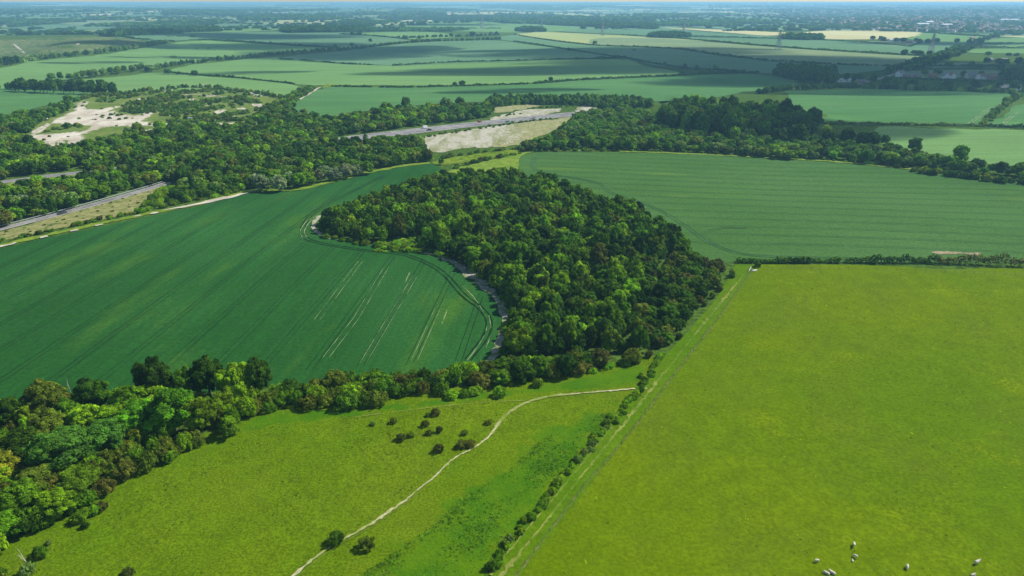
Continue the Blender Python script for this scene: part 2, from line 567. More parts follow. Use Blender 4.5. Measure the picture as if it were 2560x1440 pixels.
for nm, c in (("red", (0.55, 0.02, 0.02)), ("silver", (0.55, 0.56, 0.57)), ("dark", (0.04, 0.045, 0.06)), ("vanw", (0.78, 0.78, 0.77)), ("teal", (0.10, 0.22, 0.26)), ("tan", (0.5, 0.45, 0.36))):
    M["car_" + nm] = m_plain("car_paint_" + nm, c, 0.3, 0.04, 0.5, 0.0, 0.5)


# ------------------------------------------------------------------ the ground sheet
def build_ground():
    ys = [-260.0]
    while ys[-1] < 34000:
        ys.append(ys[-1] + max(6.0, abs(ys[-1]) * 0.03 if ys[-1] > 0 else 20))
    ys = np.array(ys)
    ts = np.linspace(-1, 1, 221)
    Y, X = np.meshgrid(ys, ts, indexing="ij")
    X = X * (420 + 0.92 * np.maximum(Y, 0))
    V = np.stack([X.ravel(), Y.ravel(), T(X, Y).ravel()], 1)
    n = len(ts)
    i, j = np.meshgrid(np.arange(len(ys) - 1), np.arange(n - 1), indexing="ij")
    a = (i * n + j).ravel()
    F = np.stack([a, a + 1, a + n + 1, a + n], 1)
    obj("ground", mesh_np("ground", V, F, M["ground"], smooth=True), kind="structure")


build_ground()

# ------------------------------------------------------------------ fields (outlines in photo pixels, laid on the terrain)
P_PR = [(1892, 662), (2100, 662), (2560, 672), (2950, 686), (4300, 740), (4300, 2882), (212, 2882), (1302, 1440), (1500, 1180), (1700, 925), (1800, 792)]
drape("pasture", P_PR, M["pasture_r"], 1, False, jit=.2, step=26)
P_TR = [(1838, 662), (1892, 662), (1800, 792), (1700, 925), (1500, 1180), (1302, 1440), (212, 2882), (135, 2882), (1228, 1440), (1300, 1345), (1440, 1165), (1560, 1010), (1650, 905), (1720, 830), (1790, 750)]
drape("grass_track", P_TR, M["track"], 2, False, jit=.2, step=14)
P_PL = [(-2200, 2882), (-2200, 2700), (-350, 1560), (0, 1370), (130, 1300), (300, 1190), (430, 1120), (600, 1050), (700, 1015), (930, 1000), (1100, 975), (1300, 950), (1440, 925), (1560, 900), (1650, 890),
        (1560, 1010), (1440, 1165), (1300, 1345), (1228, 1440), (135, 2882)]
f_pl = drape("common", P_PL, M["pasture_l"], 1, False, jit=.2, step=13)
P_LUSH = [(450, 2460), (870, 1600), (930, 1440), (1060, 1330), (1150, 1250), (1260, 1190), (1330, 1110), (1400, 1060), (1520, 1030), (1545, 1025), (1430, 1170), (1300, 1345), (1228, 1440)]
P_LUSH2 = [(600, 1062), (680, 1034), (930, 1020), (1100, 998), (1300, 974), (1440, 948), (1600, 915), (1620, 925), (1590, 960), (1440, 975), (1300, 985), (1100, 1010), (930, 1036), (700, 1058), (610, 1085)]


def seg_dist(poly, Q):
    poly = np.asarray(poly, float)
    dm = np.full(len(Q), 1e9)
    for i in range(len(poly)):
        a, b = poly[i], poly[(i + 1) % len(poly)]
        t = np.clip(((Q - a) @ (b - a)) / ((b - a) @ (b - a) + 1e-9), 0, 1)
        dm = np.minimum(dm, np.linalg.norm(Q - (a + t[:, None] * (b - a)), axis=1))
    return np.where(inside(poly, Q), dm, -dm)


nv_ = len(f_pl.data.vertices)
co_ = np.empty(nv_ * 3, np.float32)
f_pl.data.vertices.foreach_get("co", co_)
G_PL = co_.reshape(-1, 3)[:, :2].astype(float)
lush_ = np.zeros(nv_)
for q_, w_, k_ in ((P_LUSH, 15.0, 1.0), (P_LUSH2, 4.0, 1.0), ([(1330, 1075), (1400, 1060), (1440, 1090), (1390, 1110)], 3.0, 1.0)):
    lush_ = np.maximum(lush_, k_ * sstep(-w_, w_, seg_dist(unproj(q_)[:, :2], G_PL)))
f_pl.data.attributes.new("rank", "FLOAT", "POINT").data.foreach_set("value", lush_.astype(np.float32))

P_L1 = [(-420, 1090), (-200, 1040), (0, 1010), (200, 1000), (400, 985), (620, 975), (700, 965), (900, 945), (1100, 935), (1200, 925), (1232, 905), (1250, 862), (1262, 800), (1246, 755), (1205, 718), (1150, 672), (1090, 643), (1000, 627), (930, 614),
        (860, 602), (800, 585), (780, 563), (802, 545), (868, 530), (922, 508), (978, 488), (1052, 460), (1110, 438), (1096, 414), (1060, 410), (1000, 418), (900, 440), (800, 465), (740, 478), (660, 481), (600, 488), (500, 515), (400, 535), (200, 578), (0, 622), (-300, 705)]
f_l1 = drape("wheat_field", P_L1, M["crop_l"], 1, True, 4, step=17)
P_R1 = [(1299, 400), (1318, 386), (1360, 381), (1500, 381), (1700, 386), (1900, 396), (2100, 408), (2300, 428), (2560, 456), (3000, 520), (3000, 690), (2560, 660), (2200, 657), (2000, 657), (1900, 654), (1840, 655), (1790, 660), (1752, 640), (1690, 604), (1630, 566), (1550, 526), (1470, 502), (1410, 476), (1350, 460), (1306, 446)]
f_r1 = drape("barley_field", P_R1, M["crop_r"], 1, True, 4, step=16)

# grass slivers between the wood and the motorway
drape("meadow", [(1085, 404), (1190, 385), (1292, 374), (1296, 386), (1190, 402), (1110, 412)], M["meadow"], 1, True, jit=.5)
drape("meadow", [(1120, 428), (1200, 406), (1272, 392), (1296, 396), (1290, 430), (1200, 440), (1130, 442)], M["edge"], 1, True, jit=.5)
# paler grass margins round the two near crops
ribbon("field_margin", [(1292, 432), (1284, 412), (1296, 392), (1330, 380), (1420, 377), (1550, 378)], 4.5, M["edge"], 2, .2)
ribbon("field_margin", [(1550, 379), (1700, 384), (1900, 394), (2100, 406), (2300, 426), (2560, 453), (2900, 500)], 4.0, M["edge"], 2, .25)
ribbon("field_margin", [(-300, 700), (0, 616), (200, 571), (400, 529), (500, 510), (600, 484), (680, 477), (740, 475), (800, 462), (900, 437), (1000, 416), (1075, 408)], 5.0, M["edge"], 2, .25)
ribbon("chalk_margin", [(410, 527), (470, 516), (540, 502), (600, 488), (632, 480)], lambda t: 4.0 * np.sin(t * PI) + 0.8, M["chalk"], 3, .3)
for q in ([(-10, 620), (20, 614), (42, 608)], [(100, 596), (120, 592)], [(176, 580), (196, 576)], [(238, 566), (258, 562)], [(335, 543), (352, 540)], [(375, 536), (396, 532)]):
    ribbon("chalk_patch", q, 2.2, M["chalk"], 3, .4, 2)
# the chalk margin down the west side of the wood
ribbon("chalk_margin", [(1062, 633), (1100, 642), (1142, 660), (1184, 691), (1218, 720), (1244, 747), (1260, 782), (1262, 812), (1250, 856), (1228, 905)],
       lambda t: 1.0 + 3.6 * np.exp(-((t - .32) / .2) ** 2) + 1.8 * t, M["margin"], 2, .28, 2.5)
ribbon("chalk_margin", [(800, 540), (786, 556), (785, 572), (800, 586), (830, 598)], 2.0, M["margin"], 2, .3, 2.5)

# strips of the motorway corridor
drape("verge", [(-300, 680), (0, 604), (140, 573), (260, 548), (330, 534), (400, 505), (440, 475), (380, 471), (250, 510), (150, 540), (0, 580), (-300, 650)], M["verge"], 1, True, jit=.8)
drape("median_grass", [(-60, 478), (40, 455), (150, 434), (214, 432), (120, 458), (0, 482)], M["edge"], 1, True, jit=.3)
drape("chalk_bank", [(1053, 344), (1137, 331), (1225, 317), (1300, 310), (1300, 350), (1240, 366), (1160, 372), (1079, 382), (1062, 376)], M["bank"], 1, True, jit=1)
drape("dry_bank", [(1290, 311), (1380, 300), (1430, 294), (1400, 318), (1340, 345), (1290, 362), (1240, 368), (1240, 350)], M["bank2"], 1, True, jit=1)
drape("chalk_bank", [(1215, 303), (1290, 278), (1380, 272), (1400, 276), (1375, 285), (1300, 294), (1240, 301)], M["bank"], 1, True, jit=1)
drape("dry_bank", [(1236, 272), (1300, 262), (1345, 263), (1300, 276), (1240, 282)], M["bank2"], 1, True, jit=1)
drape("chalk_bank", [(1440, 272), (1470, 262), (1500, 262), (1478, 276), (1445, 282)], M["bank"], 1, True, jit=.5)

# the chalky common with its tracks
def m_workings(name):
    s = NT(name)
    v = s.pos()
    sv = s.mapping(v, (1, .5, 1))
    g = s.mix(s.ramp(s.noise(v, .03, 5, .65), .38, .62), (0.085, 0.145, 0.022), (0.13, 0.18, 0.035))
    g = s.mix(s.ramp(s.noise(v, .16, 5, .7), .5, .7), g, (0.21, 0.21, 0.075))
    c = s.mix(s.ramp(s.noise(sv, .06, 6, .7), .38, .62), (0.37, 0.325, 0.245), (0.54, 0.50, 0.41))
    a = s.n("ShaderNodeAttribute", attribute_name="rank", attribute_type="GEOMETRY").outputs["Fac"]
    e = s.math("ADD", a, s.math("MULTIPLY", s.math("SUBTRACT", s.noise(sv, .075, 7, .75, .5), .5), 2.3))
    col = s.mix(s.ramp(e, .40, .60), g, c)
    k = s.noise(v, .5, 4, .7)
    col = s.mix(1.0, col, s.mix(s.ramp(k, .3, .7), (.86,) * 3, (1.12,) * 3), "MULTIPLY")
    return s.finish(col, .95, k, .4, .4, 0.0)


M["workings"] = m_workings("chalk_workings")
f_q = drape("chalk_workings", [(40, 312), (120, 280), (180, 255), (230, 240), (300, 234), (420, 222), (540, 213), (650, 232), (720, 262), (690, 300), (620, 322), (420, 326), (260, 352), (205, 388), (120, 388), (10, 352), (20, 330)], M["workings"], .8, True, jit=1, step=4.5)
CHALK = [[(125, 308), (163, 290), (185, 275), (188, 262), (205, 252), (222, 252), (216, 264), (224, 273), (262, 273), (310, 259), (282, 276), (295, 288), (344, 288), (404, 277), (366, 297), (352, 303), (380, 307), (450, 310), (450, 315), (380, 314), (320, 316), (250, 317), (238, 326), (215, 333), (202, 338), (222, 362), (175, 353), (118, 352), (96, 350), (58, 346), (28, 337), (58, 340), (94, 337), (163, 334), (204, 328), (232, 317), (205, 312), (162, 312)],
         [(445, 310), (548, 308), (600, 305), (612, 311), (580, 313), (546, 322), (546, 316), (505, 313), (450, 314)]]
CTRACKS = (([(505, 213), (560, 217), (610, 228), (646, 240)], 5), ([(575, 244), (500, 238), (430, 237), (395, 240)], 4), ([(365, 248), (384, 245)], 4), ([(398, 229), (422, 227)], 5),
             ([(86, 333), (100, 324), (116, 313)], 4), ([(128, 352), (115, 372), (112, 374)], 5), ([(150, 354), (160, 366)], 3), ([(180, 355), (196, 364), (206, 364)], 4),
             ([(352, 345), (364, 335), (376, 327)], 6), ([(378, 338), (394, 328)], 5), ([(150, 384), (166, 380)], 9), ([(430, 288), (436, 283)], 4), ([(455, 263), (463, 260)], 5), ([(520, 262), (530, 260)], 5), ([(548, 280), (556, 277)], 5), ([(600, 272), (609, 270)], 5), ([(480, 248), (492, 247)], 4), ([(330, 252), (346, 249)], 4), ([(580, 298), (588, 292)], 5), ([(625, 292), (634, 290)], 5), ([(504, 290), (512, 287)], 4), ([(398, 268), (404, 264)], 4), ([(640, 262), (660, 268)], 5))
nv_ = len(f_q.data.vertices)
co_ = np.empty(nv_ * 3, np.float32)
f_q.data.vertices.foreach_get("co", co_)
G_Q = co_.reshape(-1, 3)[:, :2].astype(float)
bare_ = np.zeros(nv_)
for q in CHALK:
    bare_ = np.maximum(bare_, sstep(-9, 11, seg_dist(unproj(q)[:, :2], G_Q)))
for q, w in CTRACKS:
    L_ = unproj(catmull(q, False, 6))[:, :2]
    bare_ = np.maximum(bare_, .95 * (1 - sstep(w * .4, w * 1.3, -seg_dist(np.concatenate([L_, L_[::-1]]), G_Q))))
f_q.data.attributes.new("rank", "FLOAT", "POINT").data.foreach_set("value", bare_.astype(np.float32))
for q, w in CTRACKS:
    ribbon("chalk_track", q, w * .6, M["chalk"], 2, .5, 4)
ribbon("farm_track", [(700, 278), (745, 250), (790, 224), (806, 219)], 5, M["chalk"], 2, .2, 8)

# middle distance, field by field
FIELDS = [
    ("crop_q", [(728, 266), (745, 252), (800, 223), (830, 218), (1100, 218), (1300, 212), (1480, 201), (1700, 191), (1850, 186), (1950, 191), (2000, 206), (1965, 222), (1860, 232), (1780, 246), (1600, 256), (1400, 252), (1200, 255), (1000, 268), (900, 282), (800, 294), (745, 286)]),
    ("crop_m", [(430, 179), (470, 164), (545, 156), (690, 143), (705, 149), (850, 160), (985, 164), (1130, 156), (1300, 154), (1540, 148), (1620, 166), (1700, 185), (1480, 197), (1300, 208), (1100, 214), (830, 213), (740, 211), (560, 191)]),
    ("crop_m", [(180, 205), (300, 192), (400, 183), (540, 193), (735, 212), (715, 240), (600, 234), (430, 226), (300, 232), (230, 226)]),
    ("crop_m", [(-120, 178), (0, 171), (84, 154), (180, 144), (269, 135), (403, 113), (497, 102), (571, 105), (700, 113), (833, 121), (672, 138), (537, 153), (470, 161), (370, 168), (269, 183), (161, 201), (0, 222), (-120, 232)]),
    ("crop_b", [(296, 92), (480, 85), (672, 80), (860, 82), (1000, 98), (1010, 104), (860, 120), (700, 110), (571, 101), (497, 98), (437, 103), (370, 103)]),
    ("crop_q", [(-150, 236), (0, 222), (80, 220), (245, 237), (160, 252), (90, 272), (0, 292), (-150, 320)]),
    ("crop_b", [(690, 147), (850, 129), (940, 117), (1031, 108), (1140, 103), (1240, 102), (1320, 112), (1420, 125), (1505, 138), (1535, 144), (1488, 148), (1253, 156), (1100, 160), (984, 165), (850, 157)]),
    ("crop_b", [(1240, 97), (1287, 88), (1354, 99), (1488, 114), (1700, 124), (1918, 153), (2100, 163), (2254, 169), (2160, 180), (2070, 188), (1935, 186), (1861, 178), (1700, 171), (1620, 160), (1555, 145), (1505, 136), (1400, 118), (1287, 104)]),
    ("crop_o", [(1480, 99), (1555, 95), (1710, 101), (1935, 119), (2204, 137), (2315, 145), (2254, 168), (2100, 162), (1918, 152), (1700, 123), (1600, 117), (1488, 113)]),
    ("crop_y", [(1287, 87), (1320, 83), (1354, 80), (1450, 84), (1555, 89), (1710, 98), (1760, 103), (1710, 101), (1555, 98), (1520, 114), (1488, 113), (1354, 98)]),
    ("crop_b", [(1400, 79), (1555, 74), (1700, 92), (1952, 98), (2053, 99), (2147, 105), (2274, 118), (2305, 105), (2409, 110), (2380, 124), (2321, 139), (2200, 134), (1935, 117), (1710, 98), (1555, 87)]),
    ("crop_s", [(1965, 86), (2040, 79), (2106, 75), (2200, 76), (2305, 82), (2290, 90), (2264, 95), (2170, 99), (2053, 97)]),
    ("crop_s", [(1660, 70), (1700, 71), (1935, 81), (1975, 84), (1918, 90), (1760, 78)]),
    ("crop_m", [(2290, 90), (2320, 82), (2460, 92), (2440, 104), (2409, 108), (2305, 103), (2270, 96)]),
    ("crop_o", [(2170, 104), (2290, 107), (2260, 117), (2150, 109)]),
    ("crop_m", [(920, 70), (1000, 62), (1120, 56), (1230, 56), (1380, 62), (1470, 68), (1560, 74), (1400, 79), (1300, 82), (1200, 80), (1050, 76)]),
    ("crop_b", [(1560, 73), (1600, 69), (1660, 70), (1760, 80), (1930, 92), (1900, 96), (1700, 90)]),
    ("crop_m", [(900, 84), (1000, 79), (1100, 82), (1140, 92), (1080, 97), (1000, 97), (920, 88)]),
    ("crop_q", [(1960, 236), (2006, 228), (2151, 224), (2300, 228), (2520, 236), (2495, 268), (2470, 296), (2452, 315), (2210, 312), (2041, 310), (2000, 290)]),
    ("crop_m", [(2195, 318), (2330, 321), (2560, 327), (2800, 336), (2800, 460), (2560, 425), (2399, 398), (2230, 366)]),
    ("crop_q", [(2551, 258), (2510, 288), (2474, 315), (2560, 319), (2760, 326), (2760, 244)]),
    ("crop_o", [(2270, 178), (2480, 176), (2480, 190), (2280, 196), (2240, 186)]),
    ("crop_o", [(2300, 160), (2470, 158), (2480, 166), (2330, 170)]),
    ("crop_m", [(2460, 98), (2700, 96), (2700, 120), (2480, 118)]),
    ("crop_m", [(2430, 124), (2700, 124), (2700, 134), (2440, 134)]),
    ("crop_b", [(1330, 64), (1480, 58), (1700, 66), (1640, 72), (1560, 72), (1440, 66)]),
    ("crop_o", [(140, 56), (250, 50), (420, 58), (300, 63), (200, 64)]),
    ("crop_b", [(10, 68), (200, 60), (300, 62), (260, 72), (100, 76)]),
    ("crop_m", [(440, 78), (620, 72), (700, 76), (560, 82), (450, 82)]),
]
F_NAMES = {"crop_q": "wheat_field", "crop_m": "wheat_field", "crop_b": "wheat_field", "crop_y": "barley_field", "crop_o": "barley_field", "crop_s": "barley_field"}
EXPL = []
for k, (m, q) in enumerate(FIELDS):
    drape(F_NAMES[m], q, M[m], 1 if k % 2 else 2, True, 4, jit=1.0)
    EXPL.append(np.array(q, float))
# the steep down with its coombe, far left
drape("down", [(-300, 110), (0, 101), (110, 95), (250, 93), (320, 97), (345, 104), (300, 117), (200, 130), (100, 140), (0, 146), (-300, 160)], M["hill"], 1, True, jit=2)
EXPL.append(np.array([(-300, 90), (345, 88), (345, 140), (-300, 160)], float))
ribbon("chalk_track", [(35, 112), (50, 124), (63, 136)], 5, M["chalk"], 2, .3, 10)
drape("chalk_patch", [(188, 111), (196, 109), (199, 112), (190, 114)], M["chalk"], 2, False, jit=.5)
drape("grass_corner", [(800, 221), (812, 212), (835, 213), (832, 218)], M["meadow"], 3, False, jit=.5)
drape("grass_corner", [(2495, 256), (2520, 244), (2528, 248), (2512, 266), (2500, 270)], M["edge"], 2, False, jit=.5)

# ------------------------------------------------------------------ paths on the common and the track
ribbon("footpath", [(380, 1760), (520, 1625), (640, 1520), (736, 1440), (790, 1395), (850, 1355), (910, 1322), (960, 1290), (1010, 1255), (1050, 1222), (1086, 1195), (1110, 1170), (1140, 1145), (1190, 1118), (1225, 1090), (1250, 1055)],
       lambda t: (.50 + 0.22 * np.sin(t * 21) * np.sin(t * 7.7)) * (1 - .4 * sstep(.75, 1, t)), M["path"], 3, .45, .6)
ribbon("footpath", [(655, 1520), (746, 1442), (800, 1398), (860, 1358), (920, 1325), (970, 1292), (1020, 1257), (1060, 1224)], .22, M["path2"], 3, .6, .8)
ribbon("footpath", [(1228, 1088), (1250, 1055), (1280, 1028), (1320, 1006), (1380, 992), (1440, 986)], .95, M["path3"], 2.8, .3, 1.0)
ribbon("footpath", [(1400, 990), (1440, 986), (1520, 979), (1585, 974), (1618, 973)], lambda t: .35 + .35 * t, M["path"], 3, .4, .7)
ribbon("footpath", [(860, 1048), (1000, 1030), (1120, 1016), (1240, 1006), (1320, 1002), (1380, 992)], .15, M["path3"], 3, .6, 1.5)
ribbon("worn_track", [(1000, 1775), (1255, 1440), (1345, 1330), (1440, 1210), (1520, 1110), (1600, 1010), (1680, 910), (1760, 810), (1862, 685)], lambda t: .62 + .3 * np.sin(t * 17), M["worn"], 3, .6, .8)
ribbon("worn_track", [(1225, 1440), (1330, 1310), (1440, 1180), (1530, 1070)], .4, M["worn"], 3, .6, .8)


# ------------------------------------------------------------------ tractor wheelings in the two near crops
def clip_line(poly, a, u, lo, hi, step=2.0):
    s = np.arange(lo, hi, step)
    Q = a[None, :] + s[:, None] * u[None, :]
    ins = inside(poly, Q)
    runs, cur = [], []
    for q, k in zip(Q, ins):
        if k:
            cur.append(q)
        elif cur:
            runs.append(cur)
            cur = []
    if cur:
        runs.append(cur)
    return [np.array(r) for r in runs if len(r) > 6]


G_L1 = unproj(catmull(P_L1, True, 4))[:, :2]
G_R1 = unproj(catmull(P_R1, True, 4))[:, :2]


def tram(name, poly, ang, start, spacing, count, mat, parent, layer=1.5, gauge=1.9, w=.5, bend=0.0, skip=()):
    u = np.array([math.cos(ang), math.sin(ang)])
    nrm = np.array([-u[1], u[0]])
    parts = []
    cen = poly.mean(0)
    for i in range(count):
        if i in skip:
            continue
        for g in (-gauge / 2, gauge / 2):
            a = start + nrm * (i * spacing + g)
            for run in clip_line(poly, a, u, -400, 700):
                k = len(run)
                s = np.linspace(-1, 1, k)
                run = run + nrm[None, :] * (bend * s * s)[:, None]
                if k > 10:
                    run = run[3:-3]
                parts.append(ribbon_np(run, w, layer, .25, 4))
    V, F = join_np(parts)
    o = obj(name, mesh_np(name, V, F, mat, smooth=True), parent)
    return o


sC = U(1038, 690)[:2]
tram("wheel_track", G_L1, A_L1, sC + np.array([28.4, 0]), 14.2, 15, M["tram_d"], f_l1, w=.24)
sR = U(1860, 602)[:2]
tram("wheel_track", G_R1, A_R1, sR - np.array([0, 4.0]), 13.0, 16, M["tram_r"], f_r1, w=.26, gauge=2.0)


def pair(name, px, w, mat, parent, gauge=1.9, layer=1.7, wob=.35, single=False):
    G = resample(unproj(catmull(px, False, 8))[:, :2], 2.0)
    tg = np.gradient(G, axis=0)
    tg /= np.linalg.norm(tg, axis=1)[:, None]
    nr = np.stack([-tg[:, 1], tg[:, 0]], 1)
    V, F = join_np([ribbon_np(G + nr * g, w, layer, wob, 2.0) for g in ((0,) if single else (-gauge / 2, gauge / 2))])
    return obj(name, mesh_np(name, V, F, mat, smooth=True), parent)


HEAD_L = [(800, 470), (880, 462), (960, 440), (900, 470), (830, 505), (775, 540), (757, 572), (768, 598), (820, 612), (900, 625), (1000, 636), (1060, 655), (1110, 685), (1160, 740), (1200, 770), (1222, 800), (1215, 840), (1170, 900)]
pair("wheel_track", HEAD_L[5:], .6, M["tram_d"], f_l1, layer=1.75)
pair("wheel_track", HEAD_L[2:6], .5, M["tram_d"], f_l1, layer=1.75)
pair("wheel_track", [(800, 540), (770, 556), (756, 580), (763, 596)], .4, M["tram_p"], f_l1, layer=1.9)
for q in ([(901, 654), (850, 720), (793, 800)], [(967, 667), (928, 733), (890, 797)], [(890, 797), (850, 850), (815, 895)], [(1038, 690), (1014, 742), (987, 800), (962, 840), (906, 911)], [(1101, 757), (1085, 800), (1069, 840), (1036, 902)]):
    pair("wheel_track", [q[0], q[-1]], .13, M["tram_p"], f_l1)
for q in ([(1024, 682), (1012, 710)], [(1118, 776), (1105, 810)], [(1155, 715), (1185, 745), (1210, 785), (1216, 820), (1205, 850), (1185, 880), (1168, 902)], [(1222, 790), (1228, 830), (1215, 870)]):
    pair("wheel_track", q, .26, M["tram_p"], f_l1, single=True)
pair("wheel_track", [(1338, 392), (1332, 410), (1340, 424), (1375, 436), (1440, 447), (1500, 460), (1530, 483), (1600, 506), (1660, 532), (1720, 570), (1770, 605), (1840, 632), (1930, 642), (2200, 648), (2560, 655)], .7, M["tram_r"], f_r1, layer=1.75)
pair("wheel_track", [(1780, 612), (1764, 585), (1800, 572), (1870, 570)], .5, M["tram_r"], f_r1, layer=1.75)
drape("bare_soil", [(2330, 632), (2360, 629.5), (2398, 631.5), (2394, 637), (2352, 637.5)], M["soil"], 2.2, True, jit=.5)
drape("bare_soil", [(2412, 633.5), (2444, 633), (2448, 638.5), (2418, 638)], M["soil"], 2.2, True, jit=.5)
pair("wheel_track", [(2480, 268), (2450, 290), (2422, 312)], .8, M["tram_p"], None, 2.4, 2.6)["kind"] = "structure"
pair("wheel_track", [(2548, 280), (2520, 300), (2508, 314)], .8, M["tram_p"], None, 2.4, 2.6)["kind"] = "structure"


# ------------------------------------------------------------------ roads
def road(name, px, w, mat, lines=(), edge=None, layer=1.6):
    if edge:
        ribbon(name + "_shoulder", px, w + edge, M["shoulder"], layer - .4, .03, 8)
    r = ribbon(name, px, w, mat, layer, 0.0, 8)
    G = resample(unproj(catmull(px, False, 8))[:, :2], 3.0)
    tg = np.gradient(G, axis=0)
    tg /= np.linalg.norm(tg, axis=1)[:, None]
    nr = np.stack([-tg[:, 1], tg[:, 0]], 1)
    parts = []
    for off, dash in lines:
        L = G + nr * off
        if dash:
            for i in range(0, len(L) - 2, 4):
                parts.append(ribbon_np(L[i:i + 3], .22, layer + .25, 0, 3))
        else:
            parts.append(ribbon_np(L, .25, layer + .25, 0, 3))
    if parts:
        V, F = join_np(parts)
        mk = obj("road_markings", mesh_np("road_markings", V, F, M["paint"]), r)
    return r, G, nr


MW_A = [(700, 372), (831, 353.5), (962, 337), (1108, 320), (1239, 305.5), (1400, 289), (1440, 285), (1490, 279)]
_, G_MWA, N_MWA = road("motorway", MW_A, 20.0, M["road"], [(-9.2, 0), (-1.0, 0), (1.0, 0), (9.2, 0), (-3.7, 1), (-6.5, 1), (3.7, 1), (6.5, 1)], 2.0)
road("motorway", [(-80, 466), (35, 452.5), (110, 442.5), (219, 430.5), (340, 418)], 8.0, M["road"], [(-3.4, 0), (3.4, 0), (0, 1)], 1.0)
road("motorway", [(-120, 500), (0, 479), (50, 471), (110, 461), (170, 452)], 7.0, M["road"], [(-3.0, 0), (3.0, 0)], .8)
_, G_SLIP, N_SLIP = road("slip_road", [(-160, 611), (0, 573.5), (70, 556), (146, 536.5), (260, 505), (340, 482), (378, 471), (420, 458)], 5.4, M["road"], [(-2.4, 0), (2.4, 0), (0, 1)], .5)
_, G_FAR, N_FAR = road("country_road", [(2130, 214), (2200, 197), (2242, 184), (2300, 165), (2380, 140), (2405, 127), (2440, 108), (2500, 92)], 7.0, M["road"], [(0, 1)], 0)


# ------------------------------------------------------------------ foliage shapes
def rand_dirs(rng, n, zmin=-0.35):
    z = rng.uniform(zmin, 1, n)
    a = rng.uniform(0, 2 * PI, n)
    r = np.sqrt(np.maximum(1 - z * z, 0))
    return np.stack([r * np.cos(a), r * np.sin(a), z], 1)


def leaf_quads(rng, C, N, size):
    """small irregular leaf sprays centred on C, facing roughly along N"""
    n = len(C)
    N = N + rng.normal(0, .42, N.shape)
    N /= np.linalg.norm(N, axis=1)[:, None] + 1e-9
    t = np.cross(N, rng.normal(0, 1, N.shape))
    t /= np.linalg.norm(t, axis=1)[:, None] + 1e-9
    b = np.cross(N, t)
    s = (size * rng.uniform(.55, 1.35, n))[:, None]
    V = np.empty((n, 4, 3))
    for k, (u, w) in enumerate(((-1, -.25), (.15, -.8), (1, .2), (-.1, .85))):
        j = rng.uniform(.7, 1.25, (n, 2))
        V[:, k] = C + t * s * u * j[:, :1] * .62 + b * s * w * j[:, 1:] * .62 + N * s * rng.uniform(-.16, .16, (n, 1))
    return V.reshape(-1, 3), np.arange(n * 4).reshape(n, 4)


def lobes_tree(rng, nl, zc, hz, spread, rmin, rmax, zlow=-.45):
    L = [(0, 0, zc, .62 * spread)]
    for i in range(nl):
        z = 1 - (i + .5) / nl * (1 - zlow)
        a = i * 2.39996 + rng.uniform(-.5, .5)
        r = math.sqrt(max(1 - z * z, 0))
        k = rng.uniform(.48, .82) * spread
        L.append((r * math.cos(a) * k, r * math.sin(a) * k, zc + z * hz * rng.uniform(.6, .9), rng.uniform(rmin, rmax)))
    return np.array(L)


def sublobes(rng, L, m=4, k=.5):
    """breaks each bough into smaller leafy ends"""
    cen = L[0, :3]
    out = [L]
    for l in L[1:]:
        o_ = l[:3] - cen
        o_ = o_ / (np.linalg.norm(o_) + 1e-9)
        for _ in range(m):
            d_ = o_ * .55 + rng.normal(0, .6, 3)
            d_ /= np.linalg.norm(d_)
            out.append(np.array([[*(l[:3] + d_ * l[3] * rng.uniform(.7, 1.05)), l[3] * k * rng.uniform(.6, 1.25)]]))
    return np.concatenate(out)


def cloud_from_lobes(rng, L, n, size, zmin=0.02, fill=0.10):
    w = L[:, 3] ** 2
    w[0] *= .35
    idx = rng.choice(len(L), n, p=w / w.sum())
    D = rand_dirs(rng, n, -.55)
    rr = L[idx, 3] * (1 - .28 * rng.uniform(0, 1, n) ** 2) * rng.normal(1, .10, n)
    C = L[idx, :3] + D * rr[:, None]
    # drop sprays buried deep inside other lobes
    keep = np.ones(n, bool)
    for l in L:
        keep &= ~((np.linalg.norm(C - l[:3], axis=1) < l[3] * .72))
    keep &= C[:, 2] > zmin
    cen = np.array([0, 0, L[:, 2].mean() * .75])
    N = D + .35 * (C - cen)
    V, F = leaf_quads(rng, C[keep], N[keep], size)
    # a darker-lying inner layer that closes the crown
    m = int(n * fill)
    D2 = rand_dirs(rng, m, -.5)
    i2 = rng.choice(len(L), m)
    C2 = L[i2, :3] + D2 * (L[i2, 3] * .68)[:, None]
    C2[:, 2] = np.maximum(C2[:, 2], zmin)
    V2, F2 = leaf_quads(rng, C2, D2, size * 2.6)
    return join_np([(V, F), (V2, F2)])


def trunk_mb(rng, L, H=2.1, r=.06):
    mb = MB()
    top = Vector((rng.uniform(-.06, .06), rng.uniform(-.06, .06), H * .48))
    mid = Vector((top.x * .4 + rng.uniform(-.03, .03), top.y * .4, H * .24))
    mb.bar((0, 0, -.12), mid, r * 1.25, r * .95, 8)
    mb.bar(mid, top, r * .95, r * .7, 8)
    for l in L[1:8]:
        p = Vector(l[:3])
        q = top.lerp(p, .55) + Vector((0, 0, -.06))
        s = mid.lerp(top, rng.uniform(.5, 1))
        mb.bar(s, q, r * .5, r * .32, 5)
        mb.bar(q, p, r * .32, r * .12, 5)
    return mb


